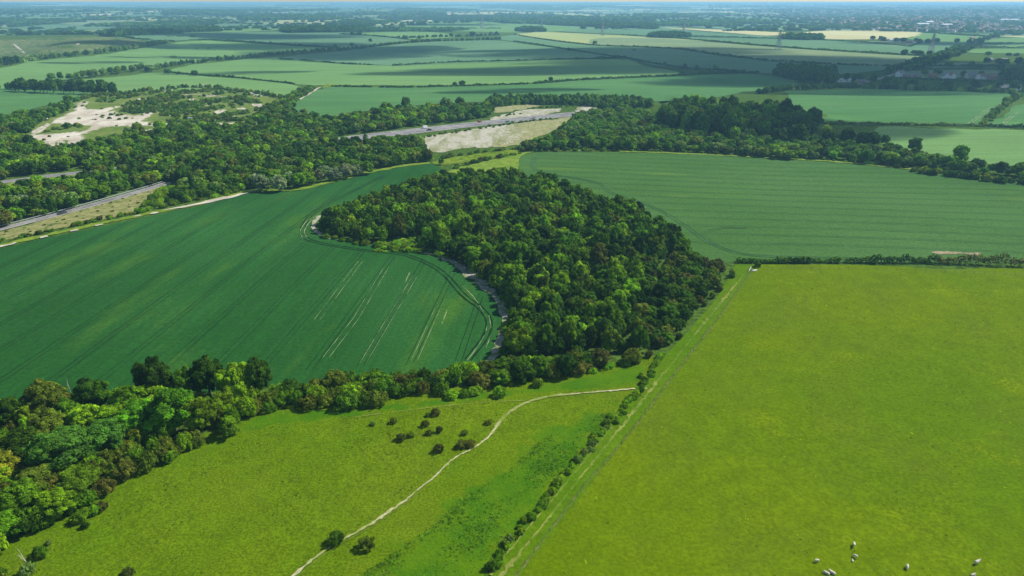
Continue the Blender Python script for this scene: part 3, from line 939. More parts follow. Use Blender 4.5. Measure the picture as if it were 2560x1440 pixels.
# unit prototypes: crown radius about 1, tree height about 2.1, bush height about 1
TREE_HI, TREE_TR, TREE_LO, TREE_FAR, BUSH_HI, BUSH_LO, CON_LO = [], [], [], [], [], [], []
for k in range(7):
    rg = np.random.default_rng(100 + k)
    tall = (1.0, 1.15, .9, 1.05, 1.2, .95, 1.0)[k]
    L = lobes_tree(rg, (30, 36, 26, 42, 34, 24, 46)[k], 1.12 * tall, .95 * tall, 1.0, (.17, .16, .19, .14, .17, .20, .13)[k], (.33, .30, .37, .27, .32, .38, .25)[k], -.75)
    V, F = cloud_from_lobes(rg, sublobes(rg, L), 15500, .062, .12)
    TREE_HI.append(mesh_np("crown", V, F, M["leaf"]))
    TREE_TR.append(trunk_mb(rg, L).mesh("trunk", M["bark"]))
for k in range(6):
    rg = np.random.default_rng(200 + k)
    L = lobes_tree(rg, 20 + k, 1.1, .92, 1.0, .19, .36, -.75)
    TREE_LO.append(cloud_from_lobes(rg, L, 1250, .155, .1, .12))
TREE_MID = []
for k in range(6):
    rg = np.random.default_rng(250 + k)
    L = lobes_tree(rg, 26 + 2 * k, 1.1, .94, 1.0, .17, .34, -.75)
    TREE_MID.append(cloud_from_lobes(rg, sublobes(rg, L, 3), 3400, .10, .1, .12))
for k in range(4):
    rg = np.random.default_rng(300 + k)
    L = lobes_tree(rg, 8, 1.0, .9, 1.0, .34, .5, -.6)
    TREE_FAR.append(cloud_from_lobes(rg, L, 110, .5, .1, .15))
for k in range(6):
    rg = np.random.default_rng(400 + k)
    L = lobes_tree(rg, 20 + 3 * k, .5, .5, 1.0, .15, .33, -.6)
    V, F = cloud_from_lobes(rg, sublobes(rg, L, 3), 4600, .074, .0, .06)
    BUSH_HI.append(mesh_np("bush", V, F, M["leaf"]))
for k in range(4):
    rg = np.random.default_rng(500 + k)
    L = lobes_tree(rg, 9, .42, .46, 1.0, .28, .44, -.5)
    BUSH_LO.append(cloud_from_lobes(rg, L, 190, .3, .0, .15))
for k in range(3):
    rg = np.random.default_rng(600 + k)
    n = 620
    z = rg.uniform(0, 1, n)
    a = rg.uniform(0, 2 * PI, n)
    r = np.sqrt(np.maximum(1 - z ** 2.2, 0)) * (1 + .22 * np.sin(a * 3 + z * 11 + k) + .14 * np.sin(a * 7 - z * 23)) * rg.uniform(.8, 1, n)
    C = np.stack([r * np.cos(a), r * np.sin(a), .12 + z * 1.95], 1)
    N = np.stack([np.cos(a), np.sin(a), .3 + z * 1.2], 1)
    CON_LO.append(leaf_quads(rg, C, N, .24))
TREE_LO_ME = [mesh_np("crown", V, F, M["leaf"]) for V, F in TREE_LO]
CON_ME = [mesh_np("crown", V, F, M["leaf"]) for V, F in CON_LO]
BUSH_LO_ME = [mesh_np("bush", V, F, M["leaf"]) for V, F in BUSH_LO]

TONE = {
    "dark green": (0.040, 0.102, 0.005), "deep green": (0.074, 0.168, 0.006), "mid green": (0.115, 0.238, 0.007), "bright green": (0.180, 0.335, 0.008),
    "lime green": (0.150, 0.380, 0.012), "yellow green": (0.200, 0.335, 0.010), "golden": (0.215, 0.250, 0.014), "rusty brown": (0.128, 0.148, 0.020),
    "olive green": (0.125, 0.180, 0.015), "purplish brown": (0.095, 0.110, 0.020), "blue green": (0.075, 0.195, 0.018), "silvery grey": (0.250, 0.320, 0.180),
    "grey green": (0.150, 0.245, 0.050),
}


def pick(rng, mixd):
    k = list(mixd)
    w = np.array([mixd[i] for i in k], float)
    return k[rng.choice(len(k), p=w / w.sum())]


def sample_poly(px, spacing, rng, jit=.36):
    G = unproj(np.asarray(px, float))[:, :2]
    lo, hi = G.min(0), G.max(0)
    ny = int((hi[1] - lo[1]) / (spacing * .866)) + 2
    nx = int((hi[0] - lo[0]) / spacing) + 2
    j, i = np.meshgrid(np.arange(ny), np.arange(nx), indexing="ij")
    Q = np.stack([lo[0] + (i + .5 * (j % 2)) * spacing, lo[1] + j * spacing * .866], -1).reshape(-1, 2)
    Q = Q + rng.uniform(-jit, jit, Q.shape) * spacing
    return Q[inside(G, Q)]


def sample_line(px, spacing, rng, jit=.3, wide=0.0, n=8):
    G = resample(unproj(catmull(px, False, n))[:, :2], spacing)
    return G + rng.normal(0, 1, G.shape) * (jit * spacing * np.array([1, .3]) + wide)


class Plant:
    __slots__ = ("kind", "x", "y", "R", "H", "tone", "reg", "size", "px")

    def __init__(s, kind, x, y, R, H, tone, reg):
        s.kind, s.x, s.y, s.R, s.H, s.tone, s.reg = kind, float(x), float(y), float(R), float(H), tone, reg
        s.size = H * R / (x * x + y * y)
        s.px = proj([(x, y, float(T(x, y)) + H * .6)])[0]


PLANTS = []


def add(kind, x, y, R, H, tone, reg):
    PLANTS.append(Plant(kind, x, y, R, H, tone, reg))


def add_px(kind, X, Y, R, H, tone, reg):
    q = U(X, Y)
    add(kind, q[0], q[1], R, H, tone, reg)


rg = np.random.default_rng(5)
WOODMIX = {"dark green": 26, "deep green": 32, "mid green": 26, "bright green": 13, "yellow green": 5, "olive green": 6, "rusty brown": 1}

# --- the wood in the middle
P_W1 = [(800, 574), (812, 556), (860, 538), (960, 498), (1060, 462), (1130, 448), (1220, 446), (1290, 452), (1380, 468), (1480, 506), (1580, 536), (1640, 566), (1690, 596), (1730, 626), (1752, 655), (1808, 672),
        (1835, 690), (1786, 742), (1715, 822), (1682, 872), (1640, 898), (1560, 884), (1480, 890), (1400, 895), (1300, 905), (1248, 905), (1262, 862), (1280, 800), (1258, 752), (1215, 712), (1160, 668), (1100, 636), (1060, 628), (960, 618), (900, 606), (830, 592)]
CLEAR = [np.array([(925, 628), (945, 606), (1000, 596), (1056, 588), (1066, 612), (1050, 630), (990, 634)], float)]
G_W1 = unproj(P_W1)[:, :2]
for x, y in sample_poly(P_W1, 4.9, rg):
    q = proj([(x, y, float(T(x, y)))])[0]
    if inside(CLEAR[0], [q])[0]:
        continue
    mixd = dict(WOODMIX)
    if q[0] < 1180 and q[1] < 560:
        mixd.update({"rusty brown": 6, "olive green": 18, "yellow green": 6, "mid green": 26})
    if 1280 < q[0] < 1560 and q[1] > 690:
        mixd.update({"bright green": 30, "yellow green": 12, "mid green": 30})
    if q[0] > 1600 and q[1] > 640:
        mixd = {"purplish brown": 9, "olive green": 20, "dark green": 22, "deep green": 30, "mid green": 10, "rusty brown": 2}
    inset = seg_dist(G_W1, np.array([[x, y]]))[0]
    R = rg.uniform(1.9, 4.4) * (.88 if q[0] < 1150 else 1.0)
    H = (4.2 + R * 1.05) * rg.uniform(.75, 1.28)
    if inset < R * .75:
        R = max(1.6, inset / .75)
        H = min(H, R * 2.3)
    if q[0] > 1600 and q[1] > 640:
        R, H = R * .82, H * .62
    add("broadleaf_tree", x, y, R, H, pick(rg, mixd), "wood")
add_px("broadleaf_tree", 1300, 890, 4.6, 9.6, "yellow green", "wood")
# bramble and bushes at the foot of the wood
for px, n in (([(1090, 636), (1164, 664), (1228, 708), (1278, 758), (1288, 806), (1272, 866)], 3.2), ([(830, 597), (900, 610), (960, 622), (1060, 632)], 3.0), ([(1800, 672), (1752, 652), (1700, 604), (1620, 556), (1500, 502), (1400, 468)], 4.0)):
    for x, y in sample_line(px, n, rg, .3, .5):
        R = rg.uniform(1.1, 2.3)
        add("scrub_bush", x, y, R, R * rg.uniform(.8, 1.2), pick(rg, {"yellow green": 16, "bright green": 30, "mid green": 30, "deep green": 20, "olive green": 10}), "woodfoot")
for x, y in sample_poly(CLEAR[0], 3.0, rg):
    R = rg.uniform(.9, 1.7)
    add("scrub_bush", x, y, R, R * rg.uniform(.4, .7), pick(rg, {"yellow green": 40, "bright green": 25, "lime green": 15}), "clearing")

# --- the belt of scrub between the crop and the common
P_W2 = [(-200, 1100), (0, 1040), (200, 1016), (400, 995), (620, 985), (700, 975), (800, 962), (1000, 950), (1120, 940), (1235, 918), (1330, 914), (1450, 905), (1585, 905), (1440, 938), (1300, 965), (1000, 996), (930, 1014), (670, 1030), (604, 1050),
        (540, 1092), (442, 1146), (375, 1186), (300, 1208), (258, 1252), (183, 1286), (112, 1325), (42, 1362), (-200, 1480)]
BELT_TREES = [(45, 1068, 4.2, 8.5, "dark green"), (125, 1046, 5.6, 10.5, "olive green"), (75, 1080, 2.8, 7.2, "yellow green"), (238, 1036, 4.7, 10.2, "dark green"), (395, 1006, 5.0, 11.2, "dark green"),
              (470, 1000, 4.2, 9.6, "deep green"), (525, 990, 5.0, 11.6, "dark green"), (592, 1004, 5.2, 11.4, "bright green"), (645, 990, 4.4, 11.6, "dark green"), (440, 1074, 6.4, 10.2, "lime green"), (352, 1084, 4.8, 8.6, "lime green"),
              (505, 1080, 4.0, 8.4, "yellow green"), (290, 1086, 4.6, 8.0, "bright green"), (275, 1120, 5.2, 7.4, "blue green"), (165, 1170, 7.2, 9.6, "blue green"), (60, 1150, 6.0, 8.4, "deep green"), (8, 1206, 4.2, 7.6, "golden"),
              (-50, 1110, 5.5, 9.5, "dark green"), (130, 1110, 4.8, 7.6, "olive green"), (220, 1090, 4.0, 7.4, "yellow green"), (-40, 1260, 5.2, 8.0, "bright green"), (60, 1290, 4.6, 7.0, "mid green"), (140, 1290, 4.4, 6.5, "bright green"),
              (20, 1340, 4.0, 5.5, "mid green"), (575, 1088, 2.8, 5.2, "mid green"), (425, 1154, 1.9, 3.2, "mid green"), (200, 1230, 4.4, 6.2, "mid green"), (100, 1225, 4.2, 6.0, "olive green"), (-90, 1180, 5.5, 8.0, "deep green"),
              (1300, 950, 4.0, 6.2, "deep green"), (1415, 940, 3.3, 6.0, "dark green"), (1350, 935, 3.6, 6.2, "mid green"), (1255, 962, 3.0, 4.8, "mid green"), (840, 975, 3.4, 5.0, "olive green"), (1500, 915, 3.4, 5.4, "purplish brown"),
              (380, 1030, 4.2, 8.0, "bright green"), (320, 1048, 4.0, 8.2, "mid green"), (565, 1040, 3.8, 7.2, "bright green"), (180, 1068, 4.0, 8.0, "deep green")]
for a in BELT_TREES:
    add_px("broadleaf_tree", a[0], a[1], a[2], a[3], a[4], "belt")
for x, y in sample_poly(P_W2, 3.7, rg):
    q = proj([(x, y, float(T(x, y)))])[0]
    dmin = min(math.hypot(q[0] - a[0], (q[1] - a[1]) * 1.6) / 9.5 - a[2] for a in BELT_TREES)
    if dmin < -.9:
        continue
    if q[0] > 640:
        mixd = {"olive green": 22, "deep green": 22, "mid green": 24, "rusty brown": 9, "purplish brown": 4, "bright green": 12, "yellow green": 4, "dark green": 8}
        R = rg.uniform(2.0, 3.7)
        H = rg.uniform(2.3, 4.1)
    elif 260 < q[0] <= 640 and q[1] > 1075:
        mixd = {"rusty brown": 18, "olive green": 26, "purplish brown": 5, "mid green": 16, "yellow green": 5, "deep green": 14}
        R = rg.uniform(1.8, 2.8)
        H = rg.uniform(2.6, 4.2)
    else:
        mixd = {"bright green": 22, "mid green": 26, "olive green": 16, "deep green": 16, "rusty brown": 8, "yellow green": 7, "lime green": 4}
        R = rg.uniform(1.9, 3.2)
        H = rg.uniform(2.8, 5.0)
    add("scrub_bush", x, y, R, H, pick(rg, mixd), "belt")
for X, Y, R, H, t in [(345, 1110, 2.6, 3.8, "golden"), (320, 1135, 2.2, 3.2, "golden"), (365, 1095, 2.4, 4.0, "rusty brown"), (75, 1215, 2.6, 4.0, "yellow green"), (205, 1300, 2.0, 2.2, "mid green"), (255, 1275, 1.6, 1.9, "purplish brown"), (235, 1285, 1.5, 1.8, "mid green"),
                      (1250, 990, 2.2, 2.4, "bright green"), (1130, 995, 2.0, 2.0, "bright green"), (1160, 990, 1.8, 1.8, "mid green"), (1190, 985, 2.0, 1.9, "bright green"), (1345, 965, 1.8, 2.2, "yellow green"), (1520, 918, 2.0, 1.4, "lime green"), (1560, 912, 2.0, 1.3, "lime green"), (1480, 930, 1.8, 1.3, "bright green"), (1590, 905, 1.8, 1.6, "mid green")]:
    add_px("scrub_bush", X, Y, R, H, t, "belt")

# --- lone bushes on the common
for X, Y, R, H, t in [(933, 1063, .8, 1.2, "grey green"), (984, 1058, 1.05, 1.4, "olive green"), (1089, 1038, 1.45, 1.7, "purplish brown"), (1070, 1041, .8, 1.0, "deep green"), (1064, 1066, 1.05, 1.5, "purplish brown"), (1098, 1081, .95, 1.6, "rusty brown"),
                      (1073, 1087, .95, 1.3, "olive green"), (1004, 1100, 1.5, 1.7, "purplish brown"), (1027, 1093, 1.0, 1.4, "olive green"), (1096, 1130, 1.35, 1.9, "purplish brown"), (1152, 1118, 1.5, 1.7, "purplish brown"), (1176, 1116, 1.35, 1.5, "rusty brown"),
                      (1161, 1087, 1.0, 1.2, "olive green"), (1221, 1060, 1.0, 1.2, "olive green"), (842, 1355, 2.0, 2.0, "deep green"), (919, 1370, 2.05, 2.3, "olive green"), (214, 1320, .95, 1.3, "dark green"), (102, 1390, 1.6, 1.8, "deep green"),
                      (318, 1452, 1.5, 2.6, "purplish brown"), (72, 1436, 1.6, 2.3, "grey green"), (122, 1362, .7, 1.0, "grey green"), (-6, 1450, 1.8, 2.4, "deep green"), (2, 1452, 1.4, 1.6, "olive green")]:
    add_px("lone_bush", X, Y, R, H, t, "common")

# --- ragged hedge shrubs beside the track
HEDGE_PX = [(1655, 888), (1632, 925), (1592, 985), (1560, 1020), (1512, 1073), (1470, 1122), (1440, 1160), (1398, 1203), (1368, 1246), (1330, 1292), (1282, 1345), (1232, 1408)]
for x, y in sample_line(HEDGE_PX, 1.15, rg, .2, .3):
    R = rg.uniform(.6, 1.3)
    add("hedge_shrub", x, y, R, R * rg.uniform(.8, 1.25), pick(rg, {"mid green": 34, "bright green": 54, "deep green": 4, "yellow green": 18, "grey green": 16}), "trackhedge")
for X, Y, R, H, t in [(1240, 1418, 1.5, 1.7, "mid green"), (1222, 1424, 1.0, 1.4, "deep green"), (1894, 668, 1.7, 2.0, "dark green")]:
    add_px("hedge_shrub", X, Y, R, H, t, "trackhedge")

# --- the motorway corridor
CORMIX = {"dark green": 24, "deep green": 30, "mid green": 24, "bright green": 9, "olive green": 12, "grey green": 8, "yellow green": 3, "rusty brown": 2, "blue green": 6}
P_SA = [(-200, 650), (0, 572), (146, 531), (260, 498), (372, 468), (450, 450), (452, 476), (420, 512), (470, 505), (540, 490), (620, 474), (740, 464), (860, 440), (960, 420), (1080, 402), (1062, 382), (1050, 352), (930, 363),
        (840, 368), (700, 386), (500, 408), (340, 432), (170, 464), (100, 474), (0, 492), (-200, 528)]
P_SB = [(-200, 468), (0, 454), (35, 444), (219, 421), (340, 408), (700, 362), (831, 343), (962, 326), (1108, 309), (1215, 296), (1235, 285), (1232, 272), (1100, 274), (1000, 281), (900, 293), (800, 306), (745, 298), (720, 284), (690, 272), (655, 285), (640, 304), (615, 320),
        (560, 326), (480, 324), (400, 324), (345, 326), (330, 340), (232, 368), (210, 372), (140, 388), (112, 380), (60, 354), (20, 348), (-200, 360)]
P_SB2 = [(-200, 350), (0, 306), (60, 292), (120, 282), (155, 270), (184, 262), (165, 284), (116, 300), (92, 316), (76, 334), (20, 340), (-200, 358)]
P_SB3 = [(652, 280), (690, 266), (760, 226), (792, 221), (745, 255), (722, 284), (700, 300)]
HOLES = [(376, 334, 22), (172, 372, 20), (200, 360, 16), (208, 428, 16), (310, 422, 20), (362, 416, 10), (1072, 300, 0)]


def corridor(px, spacing, reg, mixd, Rr, Hr, kind="broadleaf_tree"):
    for x, y in sample_poly(px, spacing, rg):
        q = proj([(x, y, float(T(x, y)))])[0]
        if any(math.hypot(q[0] - a, (q[1] - b) * 1.8) < c for a, b, c in HOLES):
            continue
        R = rg.uniform(*Rr)
        add(kind, x, y, R, R * rg.uniform(*Hr), pick(rg, mixd), reg)


corridor(P_SA, 6.4, "corridor_s", CORMIX, (2.6, 4.6), (1.4, 2.2))
corridor(P_SB, 6.6, "corridor_n", CORMIX, (2.8, 4.9), (1.4, 2.2))
corridor(P_SB2, 7.0, "corridor_n", CORMIX, (2.8, 4.8), (1.4, 2.1))
corridor(P_SB3, 6.0, "corridor_n", CORMIX, (2.6, 4.2), (1.4, 2.0))
corridor([(225, 440), (340, 424), (700, 382), (800, 372), (838, 364), (835, 351), (760, 358), (700, 364), (340, 405), (225, 420)], 6.0, "corridor_s", CORMIX, (2.6, 4.2), (1.3, 1.9))
# bright scrub next to the chalk bank and by the slip road
corridor([(870, 368), (1050, 354), (1062, 380), (1085, 402), (980, 415), (900, 420)], 4.6, "corridor_s", {"bright green": 34, "yellow green": 14, "mid green": 26, "lime green": 6}, (1.6, 2.6), (.9, 1.3), "thicket_bush")
corridor([(395, 480), (520, 455), (620, 440), (640, 470), (540, 490), (430, 516), (335, 540)], 4.6, "corridor_s", {"bright green": 30, "yellow green": 14, "mid green": 30}, (1.6, 2.8), (.9, 1.4), "thicket_bush")
for px in ([(-100, 636), (0, 606), (100, 585), (200, 562), (280, 545), (330, 536)], [(330, 536), (420, 516), (520, 496), (600, 480)]):
    for x, y in sample_line(px, 2.8, rg, .3, .6):
        R = rg.uniform(1.0, 2.0)
        add("thicket_bush", x, y, R, R * rg.uniform(.7, 1.0), pick(rg, {"mid green": 20, "olive green": 24, "deep green": 14, "bright green": 10}), "corridor_s")
for x, y in sample_poly([(0, 600), (330, 530), (440, 475), (380, 473), (150, 542), (0, 585)], 7.5, rg, .45):
    R = rg.uniform(.4, 1.0)
    add("thicket_bush", x, y, R, R * .9, pick(rg, {"olive green": 24, "mid green": 14}), "corridor_s")
for X, Y, R, H in [(655, 478, 5.2, 9.5), (700, 480, 5.0, 8.6), (640, 470, 4.0, 8.4), (800, 455, 3.6, 7.0), (836, 452, 4.6, 8.2), (868, 446, 4.4, 8.0), (893, 440, 3.4, 7.2), (812, 444, 4.0, 8.0), (725, 462, 4.0, 8.0), (62, 520, 4.0, 7.0)]:
    add_px("willow_tree", X, Y, R, H, "silvery grey", "corridor_s")
for X, Y, R, H, t in [(922, 436, 4.6, 9.0, "mid green"), (745, 470, 5.2, 9.2, "mid green"), (775, 462, 4.6, 7.8, "mid green"), (590, 470, 5.2, 8.4, "mid green"), (1103, 412, 2.0, 4.6, "deep green"), (420, 395, 8.5, 12.5, "deep green"), (1085, 282, 3.6, 9, "golden"), (1095, 290, 3.4, 7, "golden"), (1072, 276, 3.4, 9, "yellow green"),
                      (1015, 272, 5.2, 13, "deep green"), (965, 285, 6, 12, "mid green"), (1115, 275, 6.5, 13, "grey green"), (1150, 296, 6, 11, "mid green"), (1190, 296, 6, 12, "deep green"), (1150, 272, 5.5, 12, "dark green"), (470, 388, 6, 10, "deep green"),
                      (760, 292, 4.2, 8, "grey green"), (170, 272, 4.6, 9.5, "deep green"), (134, 276, 4.4, 8.5, "deep green"), (170, 322, 3.4, 5.5, "deep green")]:
    add_px("broadleaf_tree", X, Y, R, H, t, "corridor_s" if Y > 400 else "corridor_n")
# scrub over the old chalk workings
for px, sp in (([(285, 275), (320, 259), (400, 240), (420, 232), (520, 224), (600, 242), (645, 252), (690, 268), (650, 288), (620, 302), (560, 306), (450, 307), (385, 303), (410, 280), (345, 287)], 4.6), ([(230, 240), (300, 236), (420, 226), (520, 216), (620, 234), (660, 246), (600, 238), (500, 226), (400, 234), (300, 250), (240, 252)], 6.5),
               ([(96, 334), (160, 316), (205, 315), (215, 324), (165, 332)], 5.5), ([(240, 250), (300, 250), (300, 262), (240, 268)], 9)):
    for x, y in sample_poly(px, sp, rg, .45):
        if math.sin(x / 23 + 1) * math.sin(y / 31) + .5 * math.sin(x / 9 - y / 14) + rg.normal(0, .35) < -.12:
            continue
        R = rg.uniform(1.2, 2.8)
        add("thicket_bush", x, y, R, R * rg.uniform(.8, 1.2), pick(rg, {"deep green": 26, "mid green": 20, "olive green": 24, "grey green": 10, "purplish brown": 8, "dark green": 14}), "quarry")

for q_ in CHALK:
    for x, y in sample_poly(q_, 9.0, rg, .5):
        if math.sin(x / 17 + 2) * math.sin(y / 23) + rg.normal(0, .5) > .55:
            R = rg.uniform(.8, 2.0)
            add("thicket_bush", x, y, R, R, pick(rg, {"deep green": 20, "mid green": 20, "olive green": 20}), "quarry")

# --- the hanger on the right and the strip running from it
P_DARK = [(1650, 300), (1690, 286), (1800, 276), (1900, 285), (1985, 302), (2035, 322), (2030, 348), (1960, 350), (1830, 346), (1720, 338), (1655, 322)]
corridor(P_DARK, 9.5, "hanger", {"dark green": 44, "deep green": 34, "mid green": 8, "bright green": 3, "olive green": 5}, (5.0, 7.4), (2.3, 3.0))
P_MID = [(1290, 374), (1380, 356), (1430, 312), (1480, 298), (1560, 284), (1645, 292), (1652, 325), (1720, 345), (1830, 353), (1960, 358), (2040, 352), (2110, 350), (2200, 378), (2300, 402), (2420, 422), (2560, 442), (2700, 465), (2700, 482), (2560, 450), (2300, 422), (2100, 402),
         (1900, 390), (1700, 379), (1500, 375), (1300, 378)]
corridor(P_MID, 6.6, "hanger", {"dark green": 22, "deep green": 30, "mid green": 22, "bright green": 8, "grey green": 10, "olive green": 8, "blue green": 10}, (2.8, 4.8), (1.4, 2.1))
corridor([(1400, 350), (1440, 300), (1560, 284), (1620, 300), (1560, 340), (1440, 362)], 7.4, "hanger", {"blue green": 30, "mid green": 24, "grey green": 18}, (3.6, 5.4), (1.7, 2.3))
for X, Y, R, H, t in [(1840, 352, 6.5, 15, "dark green"), (1870, 358, 5, 12, "deep green"), (1945, 366, 6.5, 15, "dark green"), (1992, 362, 7, 17, "dark green"), (2068, 372, 5.6, 15, "dark green"), (2062, 360, 4.5, 15, "yellow green"), (2115, 368, 6, 16, "dark green"), (2150, 372, 5, 13, "dark green"), (2175, 378, 6.5, 15, "dark green"),
                      (2210, 362, 3.6, 8, "dark green"), (2285, 382, 5, 11, "dark green"), (2395, 412, 5.2, 14, "mid green"), (2220, 410, 6.2, 9, "yellow green"), (2180, 402, 4.2, 5, "yellow green"), (1578, 374, 5, 10, "bright green"), (1620, 372, 5, 9, "mid green"), (1632, 366, 5, 11, "bright green"), (1700, 378, 5, 8, "grey green"),
                      (1790, 382, 5.5, 8, "grey green"), (1740, 372, 5.5, 10, "olive green"), (1870, 388, 5.5, 8, "grey green"), (1950, 396, 5.5, 8, "yellow green"), (1975, 398, 5, 7, "bright green"), (1905, 392, 4.5, 7, "olive green"), (1680, 320, 4.5, 13, "bright green"), (1720, 330, 5.5, 13, "mid green"), (2010, 385, 4, 8, "bright green"),
                      (1835, 360, 4.5, 14, "yellow green"), (1820, 375, 4.2, 8, "bright green"), (2260, 405, 4.5, 9, "olive green"), (2080, 398, 4, 6, "lime green"), (2440, 425, 4.5, 8, "deep green"), (2550, 440, 5, 9, "dark green"), (2500, 436, 4.6, 8, "dark green")]:
    add_px("broadleaf_tree", X, Y, R, H, t, "hanger")
for px in ([(1310, 379), (1500, 377), (1700, 381), (1900, 391)], [(1900, 391), (2100, 403), (2300, 424), (2440, 438)], [(1100, 397), (1200, 382), (1300, 371)], [(1130, 421), (1210, 402), (1300, 384)], [(2280, 424), (2420, 440), (2560, 455), (2640, 466)]):
    for x, y in sample_line(px, 3.6, rg, .3, .6):
        R = rg.uniform(1.1, 2.4)
        add("thicket_bush", x, y, R, R * rg.uniform(.8, 1.15), pick(rg, {"deep green": 24, "olive green": 22, "mid green": 20, "purplish brown": 8, "yellow green": 6}), "hanger")
for x, y in sample_line([(2290, 430), (2400, 445), (2560, 462)], 3.0, rg, .3, .8):
    R = rg.uniform(2.0, 3.2)
    add("thicket_bush", x, y, R, R * 1.2, pick(rg, {"dark green": 24, "olive green": 10}), "hanger")
# young pines beyond the motorway
for x, y in sample_poly([(1216, 270), (1222, 254), (1300, 250), (1450, 250), (1600, 256), (1636, 266), (1560, 276), (1450, 264), (1340, 262), (1300, 262)], 5.0, rg):
    R = rg.uniform(2.0, 3.4)
    add("conifer_tree", x, y, R, R * rg.uniform(1.9, 2.9), pick(rg, {"deep green": 20, "dark green": 14, "blue green": 10, "mid green": 8}), "pines")
for x, y in sample_poly(P_SA, 21, rg, .5):
    add("conifer_tree", x, y, 2.2, rg.uniform(6.5, 9.5), "dark green", "corridor_s")
for px in ([(1320, 271), (1400, 268), (1460, 262)], [(1240, 292), (1300, 286)], [(1040, 366), (1060, 345), (1200, 322), (1310, 306), (1380, 297)]):
    for x, y in sample_line(px, 4.0, rg, .3, .8):
        R = rg.uniform(.9, 2.0)
        add("thicket_bush", x, y, R, R, pick(rg, {"deep green": 24, "olive green": 22, "mid green": 20}), "corridor_n")

# --- rows and single trees in the middle distance
ROWS = [("hedgerow_tree", [(40, 228), (90, 231), (150, 234), (215, 236), (280, 238)], 8.5, (5.0, 6.8), (11, 16), {"dark green": 5, "deep green": 2}, "longrow"),
        ("hedgerow_tree", [(45, 222), (110, 224), (180, 226), (270, 228)], 11, (5.0, 6.5), (11, 15), {"dark green": 5, "deep green": 2}, "longrow"),
        ("hedgerow_tree", [(135, 202), (190, 198), (250, 190), (300, 184), (350, 176), (380, 180)], 9, (4.5, 6.5), (9, 12.5), {"deep green": 3, "mid green": 2, "grey green": 2}, "ridge"),
        ("hedgerow_bush", [(380, 175), (440, 163), (500, 157), (537, 152), (600, 148), (672, 139), (760, 132), (850, 124)], 7, (3.0, 5.0), (4.5, 7.5), {"deep green": 3, "dark green": 3, "grey green": 1}, "ridge"),
        ("hedgerow_bush", [(850, 127), (900, 122), (940, 117), (1031, 107), (1100, 104), (1180, 102), (1245, 99)], 9, (3.4, 5.5), (5, 8), {"dark green": 3, "deep green": 2}, "ridge"),
        ("hedgerow_bush", [(0, 160), (40, 158), (90, 150), (160, 141), (230, 134), (300, 126), (360, 116), (420, 108)], 11, (4, 6.5), (6, 9), {"deep green": 3, "mid green": 2, "grey green": 3}, "coombe"),
        ("hedgerow_tree", [(-60, 168), (0, 164), (50, 158)], 11, (6, 8), (12, 16), {"dark green": 3}, "coombe"),
        ("hedgerow_bush", [(-20, 226), (20, 224), (40, 224)], 9, (4, 5), (7, 9), {"deep green": 3}, "longrow"),
        ("hedgerow_bush", [(186, 256), (240, 242), (290, 238), (330, 233), (400, 225), (470, 220), (540, 222)], 6.5, (2.2, 3.6), (3, 5), {"deep green": 3, "grey green": 2, "olive green": 2}, "quarryedge"),
        ("hedgerow_bush", [(540, 222), (620, 232), (680, 240), (710, 248)], 6.5, (2.2, 3.6), (3, 4.5), {"deep green": 3, "grey green": 2, "olive green": 2}, "quarryedge"),
        ("hedgerow_bush", [(1000, 96), (1080, 93), (1150, 92), (1245, 88)], 13, (4, 6), (5, 8), {"dark green": 3}, "ridge"),
        ("hedgerow_bush", [(1900, 234), (1960, 226), (2040, 222), (2120, 220), (2200, 222), (2300, 226), (2400, 229), (2500, 233), (2560, 236)], 7, (3, 5), (4, 7), {"dark green": 4, "deep green": 2, "grey green": 1}, "village"),
        ("hedgerow_tree", [(2060, 208), (2140, 205), (2210, 212), (2300, 216), (2400, 220), (2480, 226), (2560, 230)], 15, (4.5, 7), (8, 13), {"dark green": 4, "deep green": 3}, "village"),
        ("hedgerow_tree", [(2260, 180), (2320, 164), (2390, 140), (2420, 124), (2450, 106), (2490, 94)], 20, (5, 8), (9, 14), {"dark green": 4, "deep green": 3}, "village"),
        ("hedgerow_bush", [(2210, 185), (2290, 158), (2370, 134), (2400, 118)], 14, (4, 6), (6, 9), {"dark green": 4, "deep green": 3}, "village"),
        ("hedgerow_tree", [(2300, 188), (2380, 193), (2460, 196), (2540, 200), (2640, 205)], 24, (4, 6.5), (8, 13), {"dark green": 4, "deep green": 3}, "village"),
        ("hedgerow_tree", [(2360, 165), (2440, 172), (2540, 178), (2640, 180)], 22, (5, 8), (9, 13), {"dark green": 4, "deep green": 3}, "village"),
        ("hedgerow_tree", [(2470, 160), (2560, 165), (2660, 170)], 13, (6, 8), (10, 14), {"dark green": 4, "deep green": 3}, "village"),
        ("hedgerow_tree", [(2480, 140), (2560, 144), (2660, 146)], 22, (5, 7), (8, 12), {"dark green": 4, "deep green": 3}, "village"),
        ("hedgerow_tree", [(2310, 112), (2350, 108), (2410, 110)], 28, (7, 9), (12, 15), {"dark green": 4}, "village"),
        ("hedgerow_tree", [(2258, 138), (2290, 137), (2320, 140)], 14, (6, 8), (9, 12), {"dark green": 4}, "village"),
        ("hedgerow_tree", [(2180, 100), (2215, 104), (2250, 106), (2280, 107)], 24, (7, 9), (11, 14), {"dark green": 4}, "village"),
        ("hedgerow_bush", [(2560, 240), (2530, 250), (2500, 275), (2470, 300), (2454, 313)], 5, (1.5, 3), (2.2, 4.5), {"mid green": 2, "olive green": 2, "deep green": 2}, "eastedge"),
        ("hedgerow_tree", [(2535, 245), (2575, 248)], 8, (4, 5), (7, 9), {"mid green": 2, "deep green": 2}, "eastedge")]
